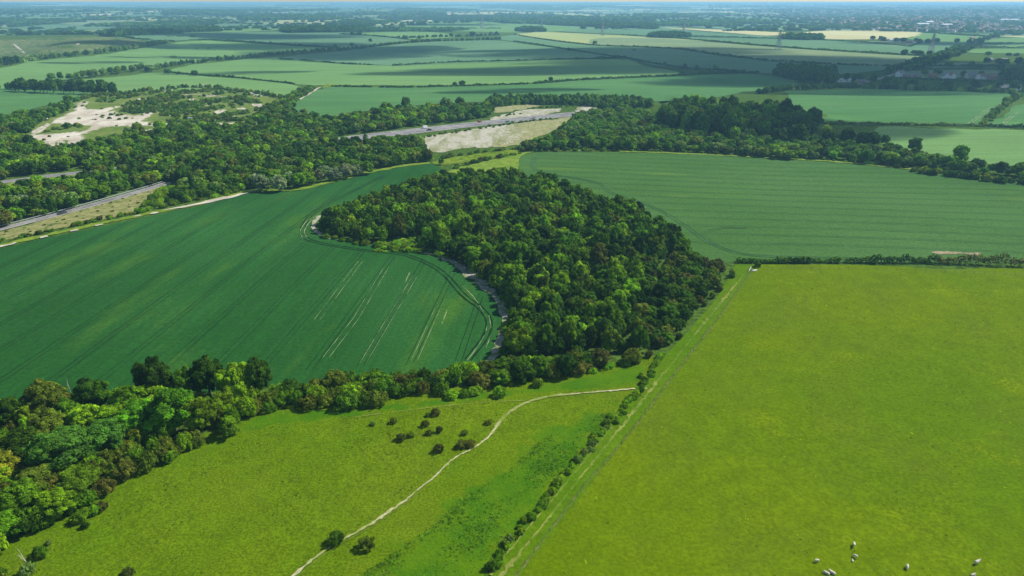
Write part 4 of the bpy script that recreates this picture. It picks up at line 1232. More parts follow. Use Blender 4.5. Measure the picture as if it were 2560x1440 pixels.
for kind, px, sp, Rr, Hr, mixd, reg in ROWS:
    for x, y in sample_line(px, sp, rg, .25, .8):
        add(kind, x, y, rg.uniform(*Rr), rg.uniform(*Hr), pick(rg, mixd), reg)
for X, Y, R, H in [(1048, 99, 7, 11), (1127, 93, 6.5, 12), (1181, 91, 9.5, 16), (1228, 89, 8, 13), (1241, 88, 7, 13), (880, 88, 7, 10), (899, 89, 9, 11), (926, 105, 6, 9), (880, 117, 6, 10), (1487, 112, 7, 11), (1421, 128, 4.5, 8), (1662, 166, 3.6, 8), (1377, 204, 3.4, 7), (1156, 215, 4.6, 7), (1137, 216, 3.6, 6),
                   (419, 186, 5.4, 9), (444, 187, 2.6, 5), (487, 190, 5.6, 9), (636, 108, 4.5, 7), (1712, 171, 4, 8), (1741, 173, 3.5, 6.5), (1788, 176, 5, 9), (1834, 186, 5, 8), (173, 260, 5.2, 10), (840, 121, 4.5, 9), (370, 180, 5.0, 9), (1510, 149, 5, 4)]:
    add_px("hedgerow_tree", X, Y, R, H, pick(rg, {"dark green": 3, "deep green": 3, "grey green": 1}), "single")

# ------------------------------------------------------------------ objects or mass
LIMIT = {"broadleaf_tree": 296, "scrub_bush": 290, "thicket_bush": 240, "conifer_tree": 60, "hedgerow_tree": 290, "hedgerow_bush": 150, "hedge_shrub": 200, "lone_bush": 200, "willow_tree": 60}
ROOTS = []
MASS = {}
bykind = {}
for pl in PLANTS:
    bykind.setdefault(pl.kind, []).append(pl)


def in_frame(pl):
    return -60 < pl.px[0] < 2620 and -20 < pl.px[1] < 1500


TINT = np.random.default_rng(77)


def tint(tone):
    c = np.array(TONE[tone])
    return c * TINT.uniform(.8, 1.25) * TINT.uniform(.92, 1.08, 3)


def place_thing(pl, i):
    z = float(T(pl.x, pl.y))
    c = tint(pl.tone)
    far = math.hypot(pl.x, pl.y) > 480
    rz = TINT.uniform(0, 2 * PI)
    if pl.kind in ("scrub_bush", "thicket_bush", "hedge_shrub", "lone_bush", "hedgerow_bush"):
        lib = BUSH_LO_ME if far else BUSH_HI
        o = obj(pl.kind, lib[i % len(lib)])
        o.location = (pl.x, pl.y, z - .05)
        o.rotation_euler = (0, 0, rz)
        o.scale = (pl.R * TINT.uniform(.9, 1.15), pl.R * TINT.uniform(.85, 1.1), pl.H)
        o.color = (*c, 1)
        root = o
    else:
        root = empty(pl.kind, (pl.x, pl.y, z - .05), rz)
        if pl.kind == "conifer_tree":
            cm = CON_ME[i % len(CON_ME)]
        elif far:
            cm = TREE_LO_ME[i % len(TREE_LO_ME)]
        else:
            cm = TREE_HI[i % len(TREE_HI)]
        root.scale = (pl.R * TINT.uniform(.9, 1.15), pl.R * TINT.uniform(.85, 1.1), pl.H / 2.1)
        cr = obj("crown", cm, root)
        cr.color = (*c, 1)
        obj("trunk", TREE_TR[i % len(TREE_TR)], root)
    ROOTS.append((pl, root))


for kind, lst in bykind.items():
    lst.sort(key=lambda a: -a.size)
    n = 0
    for pl in lst:
        if n < LIMIT[kind] and in_frame(pl):
            place_thing(pl, n)
            n += 1
        else:
            MASS.setdefault((kind, pl.reg), []).append(pl)


def instance_np(protos, X, Y, Z, SX, SZ, rng, cols):
    Vs, Fs, Cs, b = [], [], [], 0
    which = rng.integers(0, len(protos), len(X))
    for k, (V, F) in enumerate(protos):
        ids = np.nonzero(which == k)[0]
        if len(ids) == 0:
            continue
        a = rng.uniform(0, 2 * PI, len(ids))
        ca, sa = np.cos(a)[:, None], np.sin(a)[:, None]
        x = (V[None, :, 0] * ca - V[None, :, 1] * sa) * SX[ids, None] + X[ids, None]
        y = (V[None, :, 0] * sa + V[None, :, 1] * ca) * SX[ids, None] + Y[ids, None]
        z = V[None, :, 2] * SZ[ids, None] + Z[ids, None]
        Vs.append(np.stack([x, y, z], -1).reshape(-1, 3))
        Fs.append((F[None] + (np.arange(len(ids)) * len(V))[:, None, None]).reshape(-1, 4) + b)
        b += len(ids) * len(V)
        Cs.append(np.repeat(cols[ids], len(F), 0))
    return np.concatenate(Vs), np.concatenate(Fs), np.concatenate(Cs)


MASS_NAME = {"broadleaf_tree": "woodland", "conifer_tree": "woodland", "willow_tree": "woodland", "scrub_bush": "undergrowth", "thicket_bush": "undergrowth", "hedgerow_bush": "undergrowth", "hedgerow_tree": "woodland", "hedge_shrub": "undergrowth", "lone_bush": "undergrowth"}
MASS_LABEL = {"wood": "further crowns of the dense wood between the two green crops", "corridor_s": "dense roadside woodland between the slip road and the motorway", "corridor_n": "dense woodland between the motorway and the pale chalk workings",
              "hanger": "dark dense woodland hanger beyond the upper barley field", "quarry": "low scrub spreading over the old chalk workings", "pines": "young pines massed beyond the motorway bank", "belt": "low scrub filling the belt beside the common",
              "village": "distant trees among the shaded village", "woodfoot": "low scrub at the foot of the wood"}
for (kind, reg), lst in MASS.items():
    X = np.array([a.x for a in lst])
    Y = np.array([a.y for a in lst])
    R = np.array([a.R for a in lst])
    H = np.array([a.H for a in lst])
    cols = np.array([tint(a.tone) for a in lst])
    bush = kind.endswith("bush") or kind.endswith("shrub")
    far = np.hypot(X, Y).min() > 1100
    if kind == "conifer_tree":
        lib = CON_LO
    elif bush:
        lib = BUSH_LO
    else:
        lib = TREE_FAR if far else TREE_MID if reg == "wood" else TREE_LO
    V, F, C = instance_np(lib, X, Y, T(X, Y) - .1, R, H if bush else H / 2.1, TINT, cols)
    obj(MASS_NAME[kind], mesh_np(MASS_NAME[kind], V, F, M["leafs"], C), kind="stuff", label=MASS_LABEL.get(reg, "far low scrub and trees along the field edges"))


# ------------------------------------------------------------------ clipped and wild field hedges
HR = np.random.default_rng(21)


def hedge(px, W, H, tone, label, gap=.0, group="field hedges in the middle distance"):
    G = unproj(catmull(px, False, 8))[:, :2]
    dist = float(np.hypot(*G.mean(0)))
    leaf = float(np.clip(dist * .0022, .28, 2.6))
    G = resample(G, max(W * .7, leaf * .8))
    n = len(G)
    ph = HR.uniform(0, 6, 3)
    t = np.arange(n)
    hgt = H * (1 + .22 * np.sin(t * .37 + ph[0]) + .18 * np.sin(t * .9 + ph[1]) + HR.normal(0, .12, n))
    keep = (np.sin(t * .21 + ph[2]) + HR.normal(0, .35, n)) > (-1.6 + 2.4 * gap)
    G, hgt = G[keep], hgt[keep]
    per = int(np.clip(5 * W * H / leaf ** 2, 7, 60))
    C = np.repeat(np.concatenate([G, T(G[:, 0], G[:, 1])[:, None]], 1), per, 0)
    hh = np.repeat(hgt, per)
    D = rand_dirs(HR, len(C), -.2)
    C = C + D * np.stack([np.full(len(C), W * .6)] * 2 + [hh * .55], 1) * HR.uniform(.75, 1.05, len(C))[:, None]
    C[:, 2] += hh * .42
    V, F = leaf_quads(HR, C, D, leaf)
    o = obj("hedge", mesh_np("hedge", V, F, M["leaf"]), label=label, category="hedge", group=group)
    c = np.array(TONE[tone]) * HR.uniform(.85, 1.15)
    o.color = (*c, 1)
    return o


HEDGES = [
    ([(832, 218), (1000, 220), (1100, 218), (1300, 212), (1420, 204)], 2.4, 2.6, "dark green", "dark thin hedge along the near edge of the broad pale crop field, western half", .25),
    ([(1340, 209), (1480, 200), (1700, 190), (1800, 186)], 2.6, 2.8, "dark green", "dark hedge between the two long crop fields, running up to the shaded east", .05),
    ([(1700, 188), (1800, 184), (1895, 184)], 3.4, 3.4, "dark green", "short thick hedge beside the round shaded field corner", 0),
    ([(425, 181), (487, 189), (560, 192), (640, 201), (735, 211)], 2.0, 2.0, "dark green", "sloping gappy hedge behind the chalk workings between two green fields", .15),
    ([(700, 148), (780, 153), (850, 159), (930, 163)], 2.4, 2.0, "dark green", "broken hedge line at the west end of the cloud shaded field", .45),
    ([(984, 165), (1130, 157), (1300, 153), (1430, 149), (1490, 148)], 3.2, 2.6, "dark green", "long hedge under the cloud shaded field in the middle of the valley", .08),
    ([(497, 101), (571, 103), (640, 108), (700, 112), (760, 116), (838, 121)], 5.0, 4.2, "dark green", "tall dark hedge curving over the brow of the western fields", 0),
    ([(296, 92), (340, 98), (390, 103), (437, 105)], 5, 4, "dark green", "dark hedge below the blue green field beside the coombe", .1),
    ([(1287, 87), (1354, 98), (1488, 114), (1600, 118), (1710, 124)], 3.0, 2.6, "dark green", "hedge along the lower edge of the ripening yellow field", .2),
    ([(1710, 125), (1800, 139), (1918, 153)], 4.0, 3.6, "dark green", "thicker hedge below the olive field's middle stretch", .15),
    ([(1930, 153), (2100, 162), (2250, 168)], 3.4, 3.0, "dark green", "gappy hedge below the olive field's eastern end", .25),
    ([(1285, 104), (1350, 113), (1420, 125), (1505, 138), (1545, 143)], 4.0, 2.6, "dark green", "dark hedge dividing the two blue green shaded fields", .05),
    ([(1495, 148), (1530, 146), (1560, 144)], 7, 4, "dark green", "clump of thick hedge where three shaded fields meet", 0),
    ([(1560, 145), (1620, 157), (1680, 167), (1720, 172)], 3, 2.4, "dark green", "thin hedge trailing east from the meeting of three fields", .1),
    ([(1700, 171), (1780, 175), (1861, 179)], 3, 2.2, "dark green", "thin hedge between the shaded blue field and the round field", .2),
    ([(1555, 88), (1710, 98), (1935, 117), (2060, 126), (2200, 134), (2310, 140)], 7, 3.4, "dark green", "long hedge above the olive field running past the nearer pylon", .05),
    ([(1710, 91), (1830, 94), (1952, 98), (2060, 100)], 5, 3.4, "dark green", "hedge below the pale straw coloured strip field", .1),
    ([(2060, 102), (2147, 106), (2220, 112), (2274, 117)], 5, 3.2, "dark green", "hedge around the small field by the farm buildings", .1),
    ([(2276, 117), (2290, 112), (2306, 105)], 5, 3.2, "dark green", "short hedge at the corner of the farm's field", .1),
    ([(2044, 310), (2120, 311), (2210, 312), (2300, 314), (2400, 315), (2470, 317)], 2.6, 2.2, "olive green", "low olive hedge below the broad shaded eastern field", .05),
    ([(2475, 317), (2560, 321), (2700, 330)], 2.4, 2.8, "dark green", "dark hedge below the triangular field at the eastern edge", 0),
    ([(850, 86), (934, 91), (1018, 99)], 6, 4, "dark green", "far hedge above the small triangular western field", .1),
    ([(860, 81), (950, 80), (1050, 76), (1130, 72), (1250, 72)], 8, 4, "dark green", "far thin hedge across the pale fields below the dark woods", .2),
    ([(2440, 119), (2540, 120), (2700, 121)], 6, 3.6, "dark green", "far hedge by the road at the eastern edge, lower of two", 0),
    ([(2450, 110), (2560, 110), (2700, 108)], 6, 3.6, "dark green", "far hedge by the road at the eastern edge, upper of two", 0),
    ([(2250, 197), (2400, 203), (2560, 208), (2700, 212)], 3, 2.4, "dark green", "hedge below the village houses in cloud shade", .1),
    ([(2320, 167), (2400, 167), (2490, 166)], 4, 3, "dark green", "hedge below the small paddock beside the village road", .1),
    ([(2305, 82), (2380, 87), (2460, 92)], 9, 5, "dark green", "far hedge between the pale straw field and the town", .1),
]
for q in HEDGES:
    hedge(*q)
hedge([(1848, 656), (1900, 657), (1960, 657), (2050, 656), (2120, 657), (2186, 657)], 2.2, 2.1, "deep green", "low leafy hedge between barley field and bright pasture, nearer the gate", .1, "hedges along the bright pasture")
hedge([(1950, 658), (1972, 658)], 2.4, 3.2, "dark green", "taller bushy clump in the hedge close to the gate", 0, "hedges along the bright pasture")
hedge([(1990, 658), (2022, 658)], 2.2, 2.9, "dark green", "second bushy clump in the hedge east of the gate", 0, "hedges along the bright pasture")
hedge([(2185, 658), (2260, 657), (2340, 658)], 2.8, 3.2, "dark green", "lumpy dark hedge between barley and pasture beside the bare soil patch", 0, "hedges along the bright pasture")
hedge([(2345, 659), (2430, 661), (2560, 667), (2820, 680)], 3.2, 3.8, "purplish brown", "tall dense purplish hedge at the eastern end of the bright pasture", 0, "hedges along the bright pasture")

# ------------------------------------------------------------------ distant country: fields, woods, hedgerow trees, the town
FR = np.random.default_rng(41)
s_ = NT("distant_fields")
at_ = s_.n("ShaderNodeAttribute", attribute_name="tint", attribute_type="GEOMETRY").outputs["Color"]
nn_ = s_.noise(s_.pos(), 0.01, 4, 0.6)
M["farfield"] = s_.finish(s_.mix(1.0, at_, s_.mix(nn_, (.8,) * 3, (1.2,) * 3), "MULTIPLY"), .9)
FPAL = [((0.10, 0.20, 0.09), 5), ((0.09, 0.17, 0.085), 4), ((0.13, 0.22, 0.06), 3), ((0.33, 0.36, 0.14), 3), ((0.50, 0.47, 0.26), 2.2), ((0.20, 0.26, 0.12), 3), ((0.14, 0.19, 0.05), 2)]
FW = np.array([w for _, w in FPAL])
ffV, ffF, ffC, nb_ = [], [], [], 0
WX, WY, WS, WT = [], [], [], []
HX, HY, HA = [], [], []
d = 2250.0
while d < 21000:
    dh = d * FR.uniform(.055, .10)
    half = .78 * d + 300
    x = -half - FR.uniform(0, 200)
    while x < half:
        wd = FR.uniform(.045, .16) * d * .75
        shear = FR.uniform(-.25, .25) * dh
        q = np.array([(x, d), (x + wd, d + shear * .4), (x + wd + shear, d + dh + shear * .3), (x + shear, d + dh)])
        q += FR.normal(0, .035 * dh, q.shape)
        c = q.mean(0)
        pc = proj([(c[0], c[1], float(T(*c)))])[0]
        x += wd
        if any(inside(e, [pc])[0] for e in EXPL) or pc[1] > 78 and (360 < pc[0] < 2480):
            continue
        if pc[1] > 96:
            continue
        wooded = .5 + .5 * math.sin(c[0] / 900 + 1.0) * math.sin(c[1] / 1300 + .4) + .35 * math.sin(c[0] / 380 - c[1] / 700)
        town = pc[0] > 2180 + (75 - pc[1]) * -7 + 60 * math.sin(c[1] / 500) and pc[1] < 80
        if town:
            kind = "town"
        elif FR.uniform() < np.clip(.16 + .42 * (wooded - .4), .05, .7):
            kind = "wood"
        else:
            kind = "field"
        if kind == "field":
            col = np.array(FPAL[FR.choice(len(FPAL), p=FW / FW.sum())][0]) * FR.uniform(.85, 1.15)
            n = 5
            u, v = np.meshgrid(np.linspace(.02, .98, n), np.linspace(.02, .98, n))
            u, v = u.ravel()[:, None], v.ravel()[:, None]
            g = q[0] * (1 - u) * (1 - v) + q[1] * u * (1 - v) + q[2] * u * v + q[3] * (1 - u) * v
            P = lift(np.concatenate([g, np.zeros((len(g), 1))], 1), 1.2)
            for i in range(n - 1):
                for j in range(n - 1):
                    a = nb_ + i * n + j
                    ffF.append((a, a + 1, a + n + 1, a + n))
                    ffC.append(col)
            ffV.append(P)
            nb_ += len(P)
        sp = d / (230 if kind == "wood" else 150)
        if kind == "wood":
            m = int(wd * dh / (sp * sp) * 1.1)
            r_ = FR.uniform(0, 1, (m, 2))
            g = q[0] * ((1 - r_[:, :1]) * (1 - r_[:, 1:])) + q[1] * (r_[:, :1] * (1 - r_[:, 1:])) + q[2] * (r_[:, :1] * r_[:, 1:]) + q[3] * ((1 - r_[:, :1]) * r_[:, 1:])
            WX += list(g[:, 0])
            WY += list(g[:, 1])
            WS += list(FR.uniform(.55, .85, m) * sp)
            dk = FR.uniform(.7, 1.0)
            WT += [np.array(TONE[pick(FR, {"dark green": 4, "deep green": 4, "mid green": 1})]) * dk for _ in range(m)]
        else:
            for a, b in ((q[0], q[1]), (q[1], q[2])):
                L = np.linalg.norm(b - a)
                m = int(L / (sp * FR.uniform(.5, 1.6)))
                for t in FR.uniform(0, 1, m):
                    g = a + (b - a) * t
                    WX.append(g[0])
                    WY.append(g[1])
                    WS.append(FR.uniform(.35, .7) * min(sp, 16))
                    WT.append(np.array(TONE["dark green"]))
        if kind == "town":
            m = int(wd * dh / (d * .012) ** 2 * .5)
            for t in range(min(m, 60)):
                u, v = FR.uniform(0, 1, 2)
                g = q[0] * (1 - u) * (1 - v) + q[1] * u * (1 - v) + q[2] * u * v + q[3] * (1 - u) * v
                HX.append(g[0])
                HY.append(g[1])
                HA.append(FR.uniform(0, PI))
            for t in range(min(m, 60)):
                u, v = FR.uniform(0, 1, 2)
                g = q[0] * (1 - u) * (1 - v) + q[1] * u * (1 - v) + q[2] * u * v + q[3] * (1 - u) * v
                WX.append(g[0])
                WY.append(g[1])
                WS.append(FR.uniform(.4, .7) * d / 260)
                WT.append(np.array(TONE["dark green"]))
    d += dh
obj("distant_fields", mesh_np("distant_fields", np.concatenate(ffV), np.array(ffF), M["farfield"], np.array(ffC), smooth=True), kind="structure")
# the woods one can make out one by one
FARWOODS = [("long dark wood above the blue green western field", [(256, 90), (300, 82), (350, 76), (440, 72), (440, 84), (340, 90), (270, 92)]),
            ("narrow tail of the long dark western wood", [(440, 74), (500, 72), (545, 74), (550, 80), (450, 82)]),
            ("square dark wood beyond the western hedges", [(702, 80), (720, 74), (840, 72), (905, 73), (925, 78), (840, 82), (720, 83)]),
            ("dark wood on the skyline ridge above the pale fields", [(850, 62), (860, 54), (925, 54), (940, 62), (900, 66)]),
            ("broad dark wood under the central far ridge", [(1000, 46), (1080, 42), (1290, 42), (1300, 48), (1150, 50), (1010, 50)]),
            ("small tree clump at the tip of the yellow field", [(1290, 78), (1310, 74), (1355, 75), (1362, 80), (1320, 81)]),
            ("dark block of trees below the straw coloured field", [(1952, 99), (1970, 94), (2050, 96), (2058, 101), (2000, 101)]),
            ("dark wood above the round shaded field", [(1932, 190), (1950, 184), (2010, 182), (2080, 190), (2092, 205), (2050, 208), (1990, 202)]),
            ("tree block left of the nearer pylon", [(1620, 94), (1640, 88), (1700, 88), (1728, 94), (1680, 96)]),
            ("mixed dark wood east of the long pale fields", [(1325, 60), (1420, 54), (1560, 60), (1640, 66), (1640, 74), (1540, 70), (1440, 66)]),
            ("dark trees in the paddocks east of the village", [(2500, 196), (2560, 186), (2700, 186), (2700, 206), (2560, 206)]),
            ("thin rounded copse between the pale far fields", [(960, 79), (985, 76), (1000, 77), (995, 80)])]
for lab, q in FARWOODS:
    dd = float(np.hypot(*unproj(q)[:, :2].mean(0)))
    pts = sample_poly(q, max(6.0, dd / 260), FR)
    if len(pts) < 3:
        pts = np.concatenate([pts, unproj(q)[:, :2]])
    R = FR.uniform(.62, .9, len(pts)) * max(6.0, dd / 260)
    V, F, C = instance_np(TREE_FAR, pts[:, 0], pts[:, 1], T(pts[:, 0], pts[:, 1]) - .3, R, FR.uniform(4.5, 7.5, len(pts)), FR, np.array([np.array(TONE["dark green"]) * FR.uniform(.8, 1.5) for _ in pts]))
    obj("copse", mesh_np("copse", V, F, M["leafs"], C), kind="stuff", label=lab)
    bq = np.array(q, float)
WX, WY, WS, WT = map(np.array, (WX, WY, WS, WT))
V, F, C = instance_np([(v[:, :], f) for v, f in TREE_FAR], WX, WY, T(WX, WY) - .5, WS, np.minimum(WS * .55, 8.5), FR, WT * FR.uniform(.8, 1.8, (len(WT), 1)))
obj("far_woodland", mesh_np("far_woodland", V, F, M["leafs"], C), kind="stuff", label="far hazy woods and hedgerow trees stretching to the horizon")

# far town: too many roofs to count
tv, tf, tc, b = [], [], [], 0
for x, y, a in zip(HX, HY, HA):
    z = float(T(x, y))
    sc = max(1.0, math.hypot(x, y) / 4200)
    w, l, h, rf = FR.uniform(4, 6) * sc, FR.uniform(5, 10) * sc, FR.uniform(5, 6.5), FR.uniform(2.5, 3.6)
    ca, sa = math.cos(a), math.sin(a)
    pv = [(-l, -w, 0), (l, -w, 0), (l, w, 0), (-l, w, 0), (-l, -w, h), (l, -w, h), (l, w, h), (-l, w, h), (-l, 0, h + rf), (l, 0, h + rf)]
    tv += [(x + p[0] * ca - p[1] * sa, y + p[0] * sa + p[1] * ca, z + p[2]) for p in pv]
    wc = FR.choice([0, 0, 1, 2])
    wall = ((.40, .26, .2), (.66, .62, .56), (.5, .42, .34))[wc]
    roof = np.array(((.24, .14, .11), (.30, .19, .15), (.2, .2, .21))[FR.integers(0, 3)]) * FR.uniform(.8, 1.2)
    for q, c in (((0, 1, 5, 4), wall), ((1, 2, 6, 5), wall), ((2, 3, 7, 6), wall), ((3, 0, 4, 7), wall), ((4, 5, 9, 8), roof), ((6, 7, 8, 9), roof), ((5, 6, 9, 9), wall), ((7, 4, 8, 8), wall)):
        if q[2] == q[3]:
            q = (q[0], q[1], q[2], q[2])
        tf.append([b + i for i in q])
        tc.append(c)
    b += 10
if tv:
    tf = np.array(tf)
    ok = tf[:, 2] != tf[:, 3]
    me = mesh_np("far_town", np.array(tv), tf[ok], M["farfield"], np.array(tc)[ok])
    obj("far_town", me, kind="stuff", label="hazy mass of far town houses on the eastern skyline")


# ------------------------------------------------------------------ houses and farm buildings
def house(X, Y, L, W, H, rf, rz, wall, roof, label, chim=True, grp="houses and farm buildings by the road", name="house", cat="house"):
    p = U(X, Y)
    r = empty(name, p, rz, label=label, category=cat, group=grp)
    l, w = L / 2, W / 2
    mb = MB()
    mb.add([(-l, -w, -.3), (l, -w, -.3), (l, w, -.3), (-l, w, -.3), (-l, -w, H), (l, -w, H), (l, w, H), (-l, w, H), (-l, 0, H + rf - .12), (l, 0, H + rf - .12)],
           [(0, 1, 5, 4), (2, 3, 7, 6), (1, 2, 6, 9, 5), (3, 0, 4, 8, 7)])
    mb.build("wall", M[wall], r)
    o_, t = .4, .18
    m = w + o_
    zz = H - o_ * rf / w
    rb = MB()
    for sg in (1, -1):
        rb.add([(-l - o_, sg * m, zz), (l + o_, sg * m, zz), (l + o_, 0, H + rf), (-l - o_, 0, H + rf), (-l - o_, sg * m, zz + t), (l + o_, sg * m, zz + t), (l + o_, 0, H + rf + t), (-l - o_, 0, H + rf + t)],
               [(0, 1, 2, 3), (4, 7, 6, 5), (0, 4, 5, 1), (1, 5, 6, 2), (3, 2, 6, 7), (0, 3, 7, 4)])
    ro = rb.build("roof", M[roof], r)
    if chim:
        MB().box(l - 1.6, l - .8, -.4, .4, H + rf - .8, H + rf + 1.1).build("chimney", M["brick"], ro)
    for k, (wx, side) in enumerate(((-l * .5, -1), (l * .45, -1), (-l * .45, 1), (l * .5, 1))):
        y0 = side * (w + .03)
        MB().box(wx - .6, wx + .6, min(y0, y0 - side * .12), max(y0, y0 - side * .12), H * .55, H * .55 + 1.2).build("window", M["glass"], r)
    return r


HOUSES = [
    (2249, 192, 10, 8, 5.6, 3.4, .5, "white", "slate", "tall white house beside the village road end"),
    (2276, 194, 19, 8, 3.4, 2.2, .05, "brick", "slate", "long low dark roofed building right of the tall white house"),
    (2362, 197, 9, 8, 4.6, 4.2, 1.5, "white", "slate", "left house of the twin white gables in the village row"),
    (2378, 197, 9, 8, 4.6, 4.2, 1.5, "white", "tile", "right house of the twin white gables in the village row"),
    (2424, 195, 12, 8, 4.8, 3.0, .1, "cream", "slate", "cream house with slate roof in the village row"),
    (2452, 198, 11, 8, 4.6, 3.2, .2, "white", "tile", "white house with red tiled roof in the village row"),
    (2480, 199, 10, 8, 4.8, 3.0, .1, "brick", "tile", "brick house at the eastern end of the village row"),
    (2330, 196, 10, 7, 4.4, 3.0, .05, "brick", "tile", "brick house with tiled roof left of the twin white gables"),
    (2106, 205, 19, 9, 3.6, 1.2, .05, "white", "white", "pale low flat building among dark roadside trees"),
    (2150, 208, 12, 7, 3.2, 2.0, .15, "brick", "slate", "small brick building right of the pale low building"),
    (2506, 227, 11, 8, 4.4, 3.0, .1, "brick", "slate", "slate roofed house behind the broad shaded eastern field, left of two"),
    (2536, 225, 12, 8, 4.6, 3.0, .3, "white", "slate", "white walled house behind the broad shaded eastern field, right of two"),
    (2209, 103, 16, 9, 4.2, 3.0, .1, "brick", "tile", "westernmost brick barn of the farm below the straw field"),
    (2226, 104, 14, 9, 5, 3.0, .3, "white", "slate", "white farm building next to the westernmost barn"),
    (2242, 104, 12, 8, 5, 3.4, 1.2, "cream", "tile", "cream farmhouse in the middle of the farm below straw field"),
    (2256, 106, 18, 10, 4, 2.6, .1, "white", "slate", "long white shed in the middle of the farm"),
    (2273, 108, 13, 8, 4.4, 3, .4, "brick", "tile", "brick farm cottage east of the long white shed"),
    (2289, 109, 12, 8, 4.6, 3, .1, "white", "tile", "easternmost white cottage of the farm"),
    (2470, 155, 12, 9, 4.6, 3, .2, "brick", "slate", "brick house among trees beside the paddock, left of two"),
    (2508, 156, 12, 9, 4.6, 3, .1, "white", "slate", "white house among trees beside the paddock, right of two"),
    (2430, 99, 14, 9, 5, 3, .4, "brick", "tile", "brick house by the far bend of the country road"),
    (722, 62, 26, 12, 6, 4, .1, "brick", "tile", "red roofed farm in front of the square western wood, left of two"),
    (838, 61, 24, 12, 6, 4, .2, "cream", "tile", "pale farm in front of the square western wood, right of two"),
]
for q in HOUSES:
    house(*q)
for k, (X, Y, L, W, H, lab) in enumerate([(1728, 20.5, 190, 60, 22, "westernmost white warehouse on the hazy skyline"), (1755, 20.5, 170, 60, 20, "second white warehouse on the hazy western skyline"), (1900, 16.5, 420, 90, 26, "long white warehouse on the skyline, left of two"), (2000, 16.5, 460, 90, 26, "long white warehouse on the skyline, right of two"),
                                        (2215, 20, 300, 80, 24, "white warehouse above the hazy town"), (2385, 17, 120, 60, 20, "small white warehouse far over the town"), (2305, 65, 50, 22, 9, "white works building at the near edge of the town"), (2322, 62, 34, 20, 13, "taller white works building at the town edge"),
                                        (2365, 66, 44, 20, 8, "low white works building east of the taller one"), (2520, 54, 90, 40, 10, "pale long building in the eastern town")]):
    p = U(X, Y)
    r = empty("warehouse", p, .05 * (k % 3), label=lab, category="warehouse", group="white warehouses on the skyline")
    MB().box(-L / 2, L / 2, -W / 2, W / 2, -2, H).build("wall", M["shed"], r)
    MB().add([(-L / 2 - 1, -W / 2 - 1, H + .05), (L / 2 + 1, -W / 2 - 1, H + .05), (L / 2 + 1, W / 2 + 1, H + .05), (-L / 2 - 1, W / 2 + 1, H + .05), (-L / 2 - 1, 0, H + 3), (L / 2 + 1, 0, H + 3)],
             [(0, 1, 5, 4), (2, 3, 4, 5), (1, 2, 5), (3, 0, 4), (3, 2, 1, 0)]).build("roof", M["shed"], r)


# ------------------------------------------------------------------ pylons
def pylon(X, Y, H, rz, label):
    p = U(X, Y)
    r = empty("pylon", p, rz, label=label, category="pylon", group="lattice pylons across the valley")
    th = .16 + .00013 * float(np.hypot(p[0], p[1]))
    b = MB()
    half = lambda t: (4.6 * (1 - t) + .9 * t) if t < .55 else (2.56 - 1.9 * (t - .55) / .45 * .85)
    lv = [0, .16, .31, .44, .55, .64, .72, .79, .86, .93, 1.0]
    cor = lambda t: [(sx * half(t), sy * half(t), H * t) for sx, sy in ((1, 1), (-1, 1), (-1, -1), (1, -1))]
    for t0, t1 in zip(lv[:-1], lv[1:]):
        c0, c1 = cor(t0), cor(t1)
        for i in range(4):
            j = (i + 1) % 4
            b.bar(c0[i], c1[i], th, th, 4)
            b.bar(c0[i], c1[j], th * .6, th * .6, 4)
            b.bar(c0[j], c1[i], th * .6, th * .6, 4)
            b.bar(c1[i], c1[j], th * .5, th * .5, 4)
    b.build("mast", M["steel"], r)
    for t, w in ((.64, 8.5), (.79, 10.5), (.93, 7.0)):
        a = MB()
        z = H * t
        hb = half(t)
        for sg in (1, -1):
            tip = (sg * w, 0, z + .2)
            for sy in (1, -1):
                a.bar((sg * hb, sy * hb, z), tip, th * .7, th * .4, 4)
            a.bar((sg * hb, 0, z + 2.2), tip, th * .6, th * .4, 4)
            a.bar(tip, (sg * w, 0, z - 2.4), th * .5, th * .5, 5)
        a.build("crossarm", M["steel"], r)


for X, Y, H, rz, lab in [(1945, 126, 42, .5, "nearer tall lattice pylon standing by the hedge above the olive field"), (2325, 139, 42, .4, "tall lattice pylon by the dark trees at the olive field's end"), (1506, 90, 44, .5, "pale lattice pylon behind the ripening yellow field"), (1354, 72, 46, .5, "hazy pylon by the tree clump at the yellow field tip"),
                         (1204, 72, 50, .5, "hazy pylon on the pale field west of the tree clump"), (1131, 60, 55, .4, "faint pylon between the two dark far woods"), (1053, 57, 58, .4, "faint tall pylon left of the central far wood"), (1708, 90, 46, .5, "hazy pylon at the west end of the straw strip")]:
    pylon(X, Y, H, rz, lab)


